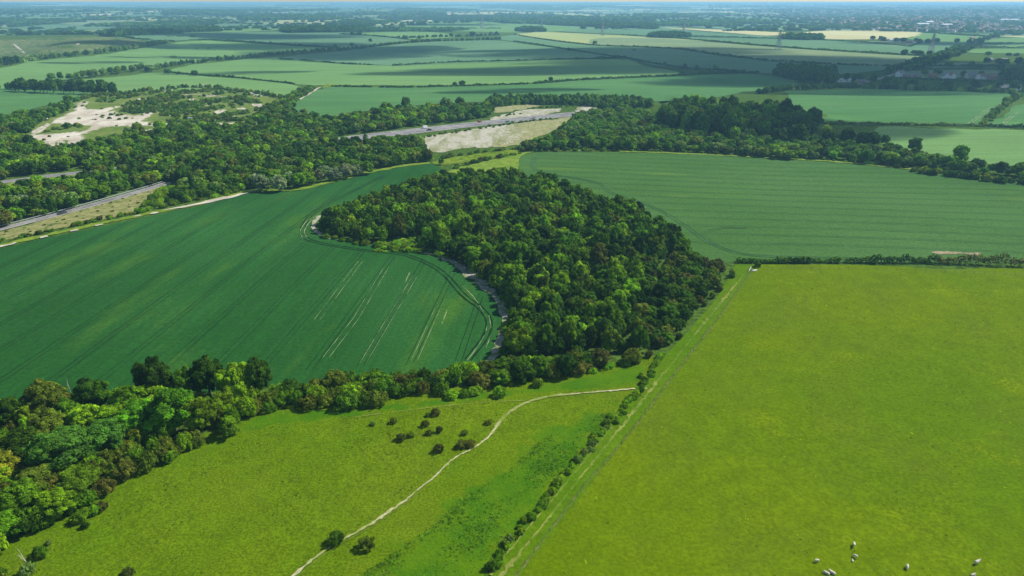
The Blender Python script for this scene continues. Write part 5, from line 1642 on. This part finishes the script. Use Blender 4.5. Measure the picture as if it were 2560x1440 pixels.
# ------------------------------------------------------------------ vehicles
def vehicle(p, rz, paint, kind, label, cat, grp="vehicles on the roads"):
    r = empty("van" if kind == "van" else "car" if kind == "car" else "caravan", p, rz, label=label, category=cat, group=grp)
    if kind == "car":
        L, W, zb, belt, top = 4.4, 1.8, .28, .92, 1.46
        prof = [(-2.2, .35), (-2.2, .8), (-2.05, .95), (-1.1, .98), (1.0, .96), (2.0, .78), (2.2, .6), (2.2, .35)]
        roofp = [(-1.75, .97), (-1.15, 1.42), (.1, 1.46), (.95, .96)]
    else:
        L, W = 5.4, 2.0
        prof = [(-2.7, .4), (-2.7, 1.15), (2.1, 1.15), (2.65, .95), (2.7, .4)]
        roofp = [(-2.65, 1.15), (-2.6, 2.3), (1.0, 2.35), (1.95, 1.15)]
    w = W / 2

    def ext(pr, ww, tw):
        n = len(pr)
        vs = [(x, -(tw if z > 1.2 else ww), z) for x, z in pr] + [(x, (tw if z > 1.2 else ww), z) for x, z in pr]
        fs = [tuple(range(n)), tuple(range(2 * n - 1, n - 1, -1))] + [(i, i + n, (i + 1) % n + n, (i + 1) % n) for i in range(n)]
        return MB().add(vs, [q[::-1] for q in fs])
    ext(prof, w, w).build("body", M[paint], r)
    if kind == "car":
        c = ext(roofp, w * .93, w * .74).build("cabin", M["glass"], r)
        MB().box(-1.1, .06, -w * .7, w * .7, 1.465, 1.5).build("roof", M[paint], c)
    else:
        ext(roofp, w * .97, w * .9).build("cargo_box", M[paint], r)
        if kind == "van":
            MB().add([(1.08, -.86, 2.25), (1.08, .86, 2.25), (1.97, .92, 1.2), (1.97, -.92, 1.2), (1.05, -.86, 2.22), (1.05, .86, 2.22), (1.93, .92, 1.18), (1.93, -.92, 1.18)],
                     [(0, 3, 2, 1), (4, 5, 6, 7), (0, 1, 5, 4), (1, 2, 6, 5), (2, 3, 7, 6), (3, 0, 4, 7)]).build("windscreen", M["glass"], r)
        else:
            MB().box(-1.2, .2, -w - .02, -w + .02, 1.35, 1.95).build("window", M["glass"], r)
    xs = (-1.35, 1.35) if kind == "car" else ((-1.6, 1.7) if kind == "van" else (-.2,))
    for x in xs:
        for sy in (-1, 1):
            MB().bar((x, sy * (w - .2), .32), (x, sy * (w + .02), .32), .32, .32, 14).build("wheel", M["tyre"], r)
    for sy in (-.6, .6):
        MB().box(2.17 if kind == "car" else 2.66, 2.23 if kind == "car" else 2.72, sy - .16, sy + .16, .58, .74).build("headlight", M["white"], r)


def on_road(G, N, X, off, flip, z=.55):
    pp = proj(np.concatenate([G, T(G[:, 0], G[:, 1])[:, None]], 1))
    i = int(np.argmin(abs(pp[:, 0] - X)))
    i = min(max(i, 1), len(G) - 2)
    t = G[i + 1] - G[i - 1]
    q = G[i] + N[i] * off
    dd = math.hypot(*q)
    return (q[0], q[1], float(T(*q)) + .16 + max(dd - 150, 0) * .00022 * 1.6 + .02), math.atan2(t[1], t[0]) + (PI if flip else 0)


for X, off, fl, paint, kind, lab, cat in [(1208, 5.1, 0, "car_red", "car", "bright red car on the motorway", "car"), (1075, 5.1, 0, "car_vanw", "van", "white van on the motorway above the chalk bank", "van"), (1061, -5.1, 1, "car_dark", "car", "dark car on the near carriageway of the motorway", "car"),
                                          (1254, -7.8, 1, "car_teal", "car", "dark teal car on the near carriageway, east of the red car", "car"), (1330, -2.4, 1, "car_silver", "car", "silver car far along the motorway bend", "car")]:
    p, a = on_road(G_MWA, N_MWA, X, off, fl)
    vehicle(p, a, paint, kind, lab, cat)
p, a = on_road(G_SLIP, N_SLIP, 145, -1.3, 1)
vehicle(p, a, "car_dark", "car", "dark car alone on the slip road", "car")
for X, Y, rz, paint, kind, lab, cat in [(111, 299, .2, "car_vanw", "van", "white van parked at the western edge of the chalk clearing", "van"), (478, 301, .3, "car_vanw", "caravan", "white caravan parked among the scrub of the workings", "caravan"), (488, 300, .5, "car_tan", "car", "tan car beside the white caravan", "car"),
                                        (117, 302, 1.2, "car_dark", "car", "dark car parked beside the white van at the clearing", "car"), (2304, 198, .2, "car_vanw", "van", "white van outside the village houses", "van")]:
    q = U(X, Y)
    vehicle((q[0], q[1], q[2] + .25), rz, paint, kind, lab, cat, "vehicles parked off the road")


# ------------------------------------------------------------------ crash barriers
def barrier(G, N, off, label, rail_z=.65):
    L = resample(G + N * off, 6.0)
    r = empty("crash_barrier", (0, 0, 0), label=label, category="barrier", group="crash barriers along the roads")
    d_ = np.hypot(L[:, 0], L[:, 1])
    z = T(L[:, 0], L[:, 1]) + .1 + np.maximum(d_ - 150, 0) * .00022 * 1.6
    rb, pb = MB(), MB()
    for i in range(len(L) - 1):
        rb.bar((L[i][0], L[i][1], z[i] + rail_z), (L[i + 1][0], L[i + 1][1], z[i + 1] + rail_z), .17, .17, 4)
        pb.box(L[i][0] - .07, L[i][0] + .07, L[i][1] - .07, L[i][1] + .07, z[i] - .3, z[i] + rail_z)
    rb.build("rail", M["gate"], r)
    pb.build("support", M["gate"], r, kind="stuff")


barrier(G_MWA, N_MWA, 0, "long steel crash barrier down the middle of the motorway")
barrier(G_SLIP, N_SLIP, 3.6, "steel crash barrier on the upper side of the slip road")


# ------------------------------------------------------------------ fences, gate, trough, dead wood
def fence(px, gap, label, n=6):
    G = resample(unproj(catmull(px, False, n))[:, :2], gap)
    r = empty("wire_fence", (0, 0, 0), label=label, category="fence")
    wb = MB()
    prev = None
    for i, g in enumerate(G):
        z = float(T(*g))
        lean = RNG.normal(0, .05, 2)
        MB().bar((g[0], g[1], z - .2), (g[0] + lean[0], g[1] + lean[1], z + 1.2), .055, .05, 6).build("post", M["post"], r)
        if prev is not None:
            for hz in (.25, .5, .8, 1.12):
                wb.bar((prev[0], prev[1], prev[2] + hz), (g[0], g[1], z + hz), .006, .006, 3)
        prev = (g[0], g[1], z)
    wb.build("wire", M["wire"], r)


FENCE_PX = [(1881, 677), (1800, 791), (1730, 880), (1656, 977), (1609, 1039), (1539, 1129), (1469, 1207), (1383, 1320), (1294, 1438), (1190, 1575), (1050, 1760)]
fence(FENCE_PX, 3.3, "weathered post and wire fence running down beside the grass track")
fence([(1908, 674), (2080, 675), (2250, 678), (2420, 684), (2560, 691), (2760, 699)], 3.6, "straight post and wire fence along the top of the bright pasture")
ribbon("dry_grass", FENCE_PX, .34, m_speck("dead_grass", (0.15, 0.145, 0.05), (0.075, 0.13, 0.006), 0.5, (0.42, 0.60)), 3, .8, .7, 6)
A, B = U(1871, 682), U(1880, 668)
g = empty("field_gate", A, math.atan2(B[1] - A[1], B[0] - A[0]), label="pale metal field gate at the corner of the wood and pasture", category="gate")
gl = float(np.hypot(*(B - A)[:2])) * .75
fr = MB()
for x in (0, gl):
    fr.bar((x, 0, .1), (x, 0, 1.25), .05, .05, 8)
fr.bar((0, 0, .2), (gl, 0, 1.2), .03, .03, 6)
fr.build("frame", M["gate"], g)
for hz in (.2, .42, .64, .9, 1.2):
    MB().bar((0, 0, hz), (gl, 0, hz), .035, .035, 6).build("rail", M["gate"], g)
for x in (-.18, gl + .18):
    MB().bar((x, 0, -.3), (x, 0, 1.45), .11, .1, 8).build("post", M["post"], g)
q = U(1886, 678)
tr = empty("water_trough", q, .35, label="small pale water trough beside the field gate", category="trough")
MB().box(-1.1, 1.1, -.36, .36, 0, .48, -.05, -.05).add([(-1.0, -.28, .485), (1.0, -.28, .485), (1.0, .28, .485), (-1.0, .28, .485)], [(0, 1, 2, 3)]).build("basin", M["trough"], tr)
MB().box(-1.18, -.72, -.42, .42, .49, .56).build("cover", M["gate"], tr)
for X, Y, hx, H, lab in [(77, 1424, -1.3, 4.6, "bare pale dead pole leaning over a grey bush on the common"), (186, 1010, -.5, 7.5, "pale dead tree standing bare between two dark crowns")]:
    q = U(X, Y)
    r = empty("dead_tree", q, 0, label=lab, category="dead tree")
    b = MB()
    top = Vector((hx, .2, H))
    b.bar((0, 0, -.2), top * .5, .10, .06, 7)
    b.bar(top * .5, top, .06, .02, 6)
    b.build("trunk", M["deadwood"], r)
    lb = MB()
    for k in range(5):
        s = top * (.45 + .11 * k)
        e = s + Vector((random.uniform(-.9, .9), random.uniform(-.6, .6), random.uniform(.5, 1.3)))
        lb.bar(s, e, .05, .015, 5)
        lb.bar(s.lerp(e, .5), s.lerp(e, .5) + Vector((random.uniform(-.5, .5), random.uniform(-.4, .4), .5)), .025, .01, 4)
    lb.build("branches", M["deadwood"], r)


# ------------------------------------------------------------------ sheep
def sheep_mesh(pose):
    dz = -.36 if pose == "lying" else 0.0
    nodes = [((-.42, 0, .66 + dz), .20), ((-.15, 0, .69 + dz), .30), ((.18, 0, .68 + dz), .30), ((.42, 0, .70 + dz), .22)]
    if pose == "grazing":
        nodes += [((.60, 0, .56), .14), ((.74, 0, .34), .105), ((.82, 0, .16), .06)]
    else:
        nodes += [((.60, 0, .90 + dz), .14), ((.74, 0, 1.0 + dz), .11), ((.90, 0, .92 + dz), .06)]
    E = [(i, i + 1) for i in range(6)]
    # ears and tail
    hb = nodes[5][0]
    for sy in (-1, 1):
        nodes.append(((hb[0] - .05, sy * .14, hb[2] + .05), .035))
        E.append((5, len(nodes) - 1))
    nodes.append(((-.60, 0, .60 + dz), .05))
    E.append((0, len(nodes) - 1))
    for root, x in ((0, -.40), (3, .36)):
        for sy in (-1, 1):
            k = len(nodes)
            if pose == "lying":
                nodes += [((x, sy * .22, .20), .10), ((x + .22, sy * .27, .08), .06), ((x + .40, sy * .22, .05), .045)]
            else:
                back = -.05 if root == 0 else .03
                nodes += [((x, sy * .14, .48), .10), ((x + back, sy * .14, .26), .055), ((x + (.0 if root == 0 else .01), sy * .14, .03), .045)]
            E += [(root, k), (k, k + 1), (k + 1, k + 2)]
    me = bpy.data.meshes.new("sheep")
    me.from_pydata([n[0] for n in nodes], E, [])
    o = bpy.data.objects.new("sheep", me)
    COL.objects.link(o)
    sk = o.modifiers.new("skin", "SKIN")
    sd = o.modifiers.new("subd", "SUBSURF")
    sd.levels = sd.render_levels = 2
    for i, n in enumerate(nodes):
        me.skin_vertices[0].data[i].radius = (n[1], n[1] * .95)
    me.skin_vertices[0].data[1].use_root = True
    bpy.context.view_layer.update()
    ev = o.evaluated_get(bpy.context.evaluated_depsgraph_get())
    m2 = bpy.data.meshes.new_from_object(ev)
    m2.name = "sheep"
    bpy.data.objects.remove(o)
    m2.materials.clear()
    m2.materials.append(M["wool"])
    for p in m2.polygons:
        p.use_smooth = True
    return m2


SHEEP = {k: sheep_mesh(k) for k in ("grazing", "standing", "lying")}
for X, Y, rz, pose, sc, lab in [(2134, 1366, -1.9, "standing", 1.1, "white sheep standing furthest up the pasture"), (2138, 1395, 2.2, "grazing", 1.0, "shaded grazing sheep just below the furthest one"), (2131, 1405, 1.2, "lying", .7, "small lamb lying beside a grazing sheep"), (2041, 1406, .1, "grazing", 1.0, "grazing sheep standing apart from the others on the west side"),
                                (2067, 1436, 2.5, "lying", 1.1, "left of two sheep resting side by side"), (2081, 1435, 2.4, "lying", 1.2, "right of two sheep resting side by side"), (2267, 1422, -2.0, "grazing", 1.1, "white grazing sheep alone between the pair and the eastern sheep"), (2441, 1411, .35, "standing", 1.25, "large woolly sheep on the east side, above another"),
                                (2431, 1440, .2, "lying", 1.0, "sheep lying at the bottom edge below the large one")]:
    q = U(X, Y)
    o = obj("sheep", SHEEP[pose], label=lab, category="sheep", group="sheep in the bright pasture")
    o.location = (q[0], q[1], q[2] + .10)
    o.rotation_euler = (0, 0, rz)
    o.scale = (sc * .77, sc * .77, sc * .77)

# ------------------------------------------------------------------ grass tussocks over the nearest ground
TR = np.random.default_rng(61)


def tussocks(px, n, size, cols, label):
    G = unproj(px)[:, :2]
    lo, hi = G.min(0), G.max(0)
    Q = TR.uniform(lo, hi, (n, 2))
    Q = Q[inside(G, Q)]
    keep = (np.sin(Q[:, 0] / 5.3 + 1) * np.sin(Q[:, 1] / 7.1) + .6 * np.sin(Q[:, 0] / 2.1 - Q[:, 1] / 2.9) + TR.normal(0, .5, len(Q))) > .1
    Q = Q[keep]
    C = np.concatenate([Q, (T(Q[:, 0], Q[:, 1]) + .10 + .045 + np.maximum(np.hypot(Q[:, 0], Q[:, 1]) - 150, 0) * .0003)[:, None]], 1)
    C = np.repeat(C, 4, 0) + TR.normal(0, .16, (len(Q) * 4, 3)) * np.array([1, 1, .06])
    N = TR.normal(0, 1, C.shape) * .25 + np.array([0, 0, 1.0])
    V, F = leaf_quads(TR, C, N, size)
    c = np.repeat(np.array([cols[i] for i in TR.integers(0, len(cols), len(Q))]), 4, 0) * TR.uniform(.8, 1.2, (len(Q) * 4, 1))
    obj("grass", mesh_np("grass", V, F, M["leafs"], c), kind="stuff", label=label)


tussocks([(900, 1440), (1060, 1330), (1150, 1250), (1270, 1180), (1340, 1110), (1440, 1050), (1540, 1030), (1430, 1170), (1300, 1345), (1225, 1440), (1150, 1560), (800, 1560)], 26000, .24, [(0.065, 0.17, 0.004), (0.10, 0.21, 0.006), (0.075, 0.185, 0.005)], "rank lush tussocks between footpath and track hedge")
tussocks([(0, 1400), (300, 1210), (600, 1070), (930, 1030), (1300, 990), (1560, 950), (1330, 1060), (1100, 1180), (740, 1430), (640, 1560), (-200, 1560)], 9000, .2, [(0.10, 0.17, 0.005), (0.085, 0.155, 0.004), (0.12, 0.18, 0.008)], "short tufted grass over the sunny common")
tussocks([(1900, 680), (2560, 695), (2900, 700), (2900, 1560), (1200, 1560), (1500, 1185), (1700, 930)], 12000, .17, [(0.10, 0.165, 0.002), (0.14, 0.20, 0.003), (0.09, 0.155, 0.002)], "short grazed tufts over the bright pasture")

tussocks([(1900, 690), (2560, 700), (2900, 710), (2900, 1560), (1240, 1560), (1520, 1200), (1720, 930)], 900, .22, [(0.035, 0.075, 0.004), (0.05, 0.10, 0.004)], "dark weed tufts dotted over the bright pasture")
tussocks([(1900, 690), (2560, 700), (2900, 710), (2900, 1560), (1240, 1560), (1520, 1200), (1720, 930)], 2600, .30, [(0.19, 0.27, 0.004), (0.15, 0.24, 0.004)], "pale lush tufts dotted over the bright pasture")
tussocks([(0, 1400), (300, 1230), (600, 1090), (930, 1040), (1300, 1000), (1330, 1060), (1100, 1180), (740, 1430), (640, 1560), (-200, 1560)], 1500, .22, [(0.04, 0.085, 0.004), (0.06, 0.11, 0.006)], "dark tufts dotted over the sunny common")

# ------------------------------------------------------------------ labels for the living things
REGION_ANCHORS = {
    "wood": [("beside the pale chalk margin", (1240, 760)), ("at the western tip of the wood", (815, 565)), ("on the wood's north side", (1180, 440)), ("by the barley field's curve", (1600, 550)), ("by the field gate", (1815, 680)),
             ("along the grass track", (1720, 810)), ("in the heart of the wood", (1420, 620)), ("at the hedge junction", (1570, 870)), ("behind the bramble clearing", (1010, 570)), ("in the wood's sunny southern half", (1400, 760)), ("at the southwest corner of the wood", (1290, 860)), ("in the wood's western half", (1150, 540))],
    "belt": [("beside the tall dark trees", (520, 930)), ("among the lime crowns", (440, 1010)), ("at the scrub's left end", (60, 1230)), ("above the wide blue green crown", (120, 1060)), ("in the rusty thicket", (360, 1110)), ("by the corner bush", (580, 1060)), ("below the wheat field's western part", (750, 970)),
             ("below the wheat field's middle", (960, 965)), ("below the wheat field's eastern part", (1160, 940)), ("under the wood's corner", (1320, 930)), ("near the bramble bank", (1510, 905)), ("at the common's left edge", (190, 1270))],
    "corridor_s": [("beside the slip road", (250, 500)), ("above the wheat field's edge", (600, 470)), ("near the silvery willows", (800, 440)), ("below the motorway", (900, 380)), ("beside the chalk bank", (1050, 380)), ("at the left end of the roadside wood", (50, 530)), ("in the middle of the roadside wood", (480, 440))],
    "corridor_n": [("below the chalk clearing", (200, 400)), ("beyond the motorway", (900, 310)), ("near the golden tree", (1080, 290)), ("around the white chalk scar", (380, 350)), ("at the left edge above the road", (40, 400)), ("west of the chalk clearing", (60, 310)), ("by the farm track", (720, 260)), ("in the middle of the upper wood", (580, 350))],
    "hanger": [("on the dark hanger's top", (1720, 240)), ("along the barley field's top edge", (1700, 370)), ("by the motorway bend", (1480, 310)), ("in the strip's dark middle", (2100, 350)), ("at the strip's eastern end", (2450, 420)), ("under the dark hanger", (1850, 340)), ("at the barley field's western corner", (1330, 370)), ("at the hanger's eastern shoulder", (2000, 300))],
    "trackhedge": [("where the chalk footpath crosses the hedge", (1600, 970)), ("at the hedge's upper end", (1650, 900)), ("in the hedge's middle", (1450, 1140)), ("in the hedge's lower part", (1330, 1290)), ("at the hedge's bottom end", (1235, 1410)), ("beside the field gate", (1890, 666))],
    "common": [("in the loose group on the common", (1080, 1080)), ("beside the footpath", (1180, 1100)), ("by the lower footpath", (880, 1360)), ("near the scrub's edge", (200, 1320)), ("in the bottom corner of the common", (40, 1430)), ("at the bottom edge of the common", (318, 1435))],
    "woodfoot": [("at the wood's foot beside the chalk margin", (1230, 750)), ("at the wood's foot along the wheat", (900, 605)), ("at the wood's foot along the barley", (1620, 570)), ("at the wood's foot near the gate corner", (1780, 660))],
    "clearing": [("in the bright bramble clearing", (1000, 610))],
    "quarry": [("over the old chalk workings", (500, 260)), ("beside the chalk clearing", (180, 325)), ("at the workings' eastern end", (650, 265)), ("along the workings' upper rim", (380, 232))],
    "pines": [("in the young pine row beyond the motorway", (1300, 255)), ("at the pine row's eastern end", (1560, 262))],
    "longrow": [("in the dark row above the workings", (160, 220))],
    "ridge": [("along the western ridge hedgerow", (300, 175)), ("along the middle ridge hedgerow", (650, 140)), ("along the eastern ridge hedgerow", (1080, 105))],
    "coombe": [("at the foot of the steep coombe", (200, 135))],
    "quarryedge": [("between the workings and the green fields", (400, 225))],
    "village": [("along the shaded field's hedge", (2300, 225)), ("beside the village road", (2380, 135)), ("around the village houses", (2400, 195)), ("near the farm below the straw field", (2240, 103)), ("at the village's eastern edge", (2560, 180)), ("by the road junction trees", (2080, 205))],
    "eastedge": [("along the eastern field edge", (2490, 280))],
    "single": [("alone among far western fields", (800, 100)), ("alone among the middle fields", (1150, 210)), ("by the sloping hedge behind the workings", (450, 187)), ("alone among the shaded eastern fields", (1740, 172)), ("alone by the yellow field", (1470, 115)), ("beside the chalk clearing's upper field", (173, 250))],
}
KIND_WORD = {"broadleaf_tree": "tree", "scrub_bush": "bush", "thicket_bush": "shrub", "hedge_shrub": "hedge shrub", "lone_bush": "bush", "willow_tree": "willow", "conifer_tree": "conifer", "hedgerow_tree": "hedgerow tree", "hedgerow_bush": "hedgerow bush"}
GROUP = {"wood": "trees of the central wood", "belt": "trees and bushes of the scrub belt", "corridor_s": "trees between slip road and motorway", "corridor_n": "trees beyond the motorway", "hanger": "trees of the eastern hanger", "trackhedge": "shrubs of the track hedge", "common": "bushes scattered on the common",
         "woodfoot": "bushes at the foot of the wood", "clearing": "bramble bushes in the clearing", "quarry": "shrubs over the chalk workings", "pines": "young pines beyond the motorway"}
ORD = ["first", "second", "third", "fourth", "fifth", "sixth", "seventh", "eighth", "ninth"]
sets = {}
kinds_by_group = {}
for pl, o in ROOTS:
    an = REGION_ANCHORS[pl.reg]
    where = min(an, key=lambda a: (a[1][0] - pl.px[0]) ** 2 + 2.2 * (a[1][1] - pl.px[1]) ** 2)[0]
    asp = pl.H / pl.R
    big = {"broadleaf_tree": 4.4, "scrub_bush": 2.4, "hedge_shrub": 1.45, "lone_bush": 1.3, "thicket_bush": 2.0, "hedgerow_tree": 6, "hedgerow_bush": 4.2, "conifer_tree": 2.2, "willow_tree": 4.2}[pl.kind]
    size = "large " if pl.R > big * 1.06 else ("small " if pl.R < big * .84 else "")
    base = "%s%s %s %s" % (size, pl.tone, KIND_WORD[pl.kind], where)
    sets.setdefault((base.strip(), pl.kind, pl.reg), []).append((pl, o))
for (base, kind, reg), lst in sets.items():
    lst.sort(key=lambda a: a[0].px[0])
    n = len(lst)
    for i, (pl, o) in enumerate(lst):
        o["category"] = KIND_WORD[kind]
        o["group"] = "%s, %s" % (GROUP.get(reg, "hedgerow trees and bushes of the middle distance"), KIND_WORD[kind])
        if n == 1:
            o["label"] = base
        elif n == 2:
            o["label"] = base + (", left of two" if i == 0 else ", right of two")
        elif n <= 9:
            o["label"] = base + (", leftmost" if i == 0 else ", rightmost" if i == n - 1 else ", %s from left" % ORD[i])
        else:
            o["label"] = base
            o["group"] = base + " alike"

# ------------------------------------------------------------------ clouds that shade the valley
s_ = NT("cloud_vapour")
v_ = s_.pos()
ln_ = s_.n("ShaderNodeVectorMath", operation="LENGTH")
fl_ = s_.n("ShaderNodeVectorMath", operation="MULTIPLY")
s_.l(v_, fl_.inputs[0])
fl_.inputs[1].default_value = (1, 1, 0)
s_.l(fl_.outputs[0], ln_.inputs[0])
oi_ = s_.n("ShaderNodeObjectInfo")
ad_ = s_.n("ShaderNodeVectorMath", operation="ADD")
wp_ = s_.n("ShaderNodeNewGeometry").outputs["Position"]
s_.l(s_.mapping(wp_, (.0045, .011, .004)), ad_.inputs[0])
s_.l(oi_.outputs["Location"], ad_.inputs[1])
nz_ = s_.noise(ad_.outputs[0], 1.0, 5, .62)
e_ = s_.math("ADD", ln_.outputs["Value"], s_.math("MULTIPLY", s_.math("SUBTRACT", nz_, .5), -1.5))
al_ = s_.ramp(e_, .95, .5)
tr_ = s_.n("ShaderNodeBsdfTransparent")
df_ = s_.n("ShaderNodeBsdfDiffuse")
df_.inputs["Color"].default_value = (.9, .9, .9, 1)
tl_ = s_.n("ShaderNodeBsdfTranslucent")
tl_.inputs["Color"].default_value = (.9, .9, .9, 1)
m1_ = s_.n("ShaderNodeMixShader")
m1_.inputs[0].default_value = .4
s_.l(df_.outputs[0], m1_.inputs[1])
s_.l(tl_.outputs[0], m1_.inputs[2])
m2_ = s_.n("ShaderNodeMixShader")
s_.l(s_.math("MULTIPLY", al_, .82), m2_.inputs[0])
s_.l(tr_.outputs[0], m2_.inputs[1])
s_.l(m1_.outputs[0], m2_.inputs[2])
s_.l(m2_.outputs[0], s_.out.inputs["Surface"])
M["cloud"] = s_.m
bpy.ops.mesh.primitive_uv_sphere_add(segments=40, ring_count=20)
c0 = bpy.context.object
cme = c0.data
cme.name = "cloud"
bpy.data.objects.remove(c0)
cme.materials.append(M["cloud"])
CLOUDS = [(2170, 196, 300, 150), (2440, 184, 300, 260), (1850, 158, 420, 190), (1560, 130, 330, 190), (2080, 160, 260, 180), (1880, 207, 150, 60), (850, 137, 200, 190), (1010, 124, 120, 120), (1240, 181, 220, 48), (1500, 174, 280, 80), (1250, 128, 150, 30),
          (660, 116, 260, 160), (560, 146, 90, 22), (400, 143, 80, 18), (590, 183, 110, 26), (300, 108, 130, 90), (600, 92, 420, 200), (1100, 62, 300, 120), (2300, 232, 200, 26), (2350, 110, 260, 90),
          (1300, 228, 80, 14), (230, 157, 60, 20), (2000, 330, 110, 40)]
for X, Y, a, b in CLOUDS:
    q = Vector(U(X, Y))
    h = 760
    c = q + SUN * ((h - q.z) / SUN.z)
    o = obj("cloud", cme, kind="stuff", label="drifting cloud high above the valley")
    o.location = c
    o.scale = (a * 1.15, b * 1.15, 60)

# ------------------------------------------------------------------ haze, light, sky
HAZE_D = 0.000125
s_ = NT("air")
pv_ = s_.n("ShaderNodeVolumePrincipled")
pv_.inputs["Color"].default_value = (.34, .68, 1.0, 1)
pv_.inputs["Density"].default_value = HAZE_D
pv_.inputs["Anisotropy"].default_value = .2
s_.l(pv_.outputs[0], s_.out.inputs["Volume"])
MB().box(-34000, 34000, -700, 35000, -40, 107).build("haze", s_.m, None, kind="stuff", label="thin blue summer haze over the valley")

sun_d = bpy.data.lights.new("sun", "SUN")
sun_d.energy = 5.0
sun_d.angle = math.radians(.53)
sun_d.color = (1.0, .955, .88)
sun = bpy.data.objects.new("sun", sun_d)
COL.objects.link(sun)
sun.rotation_euler = SUN.to_track_quat("Z", "Y").to_euler()
sun.location = (0, 0, 3000)

w = bpy.data.worlds.new("World")
SC.world = w
w.use_nodes = True
nt = w.node_tree
nt.nodes.clear()
sky = nt.nodes.new("ShaderNodeTexSky")
sky.sky_type = "NISHITA"
sky.sun_disc = False
sky.sun_elevation = SUN_EL
sky.sun_rotation = SUN_AZ
sky.altitude = 100
sky.dust_density = 0.4
bg = nt.nodes.new("ShaderNodeBackground")
bg.inputs["Strength"].default_value = .088
ow = nt.nodes.new("ShaderNodeOutputWorld")
nt.links.new(sky.outputs[0], bg.inputs[0])
nt.links.new(bg.outputs[0], ow.inputs[0])

SC.view_settings.view_transform = "Standard"
SC.view_settings.look = "None"
SC.view_settings.exposure = 0.42
SC.view_settings.gamma = 1.0
SC.render.engine = "CYCLES"
cy = SC.cycles
cy.max_bounces = 5
cy.diffuse_bounces = 2
cy.glossy_bounces = 1
cy.transmission_bounces = 3
cy.transparent_max_bounces = 12
cy.volume_bounces = 1
cy.use_denoising = True
cy.caustics_reflective = False
cy.caustics_refractive = False
SC.render.film_transparent = False
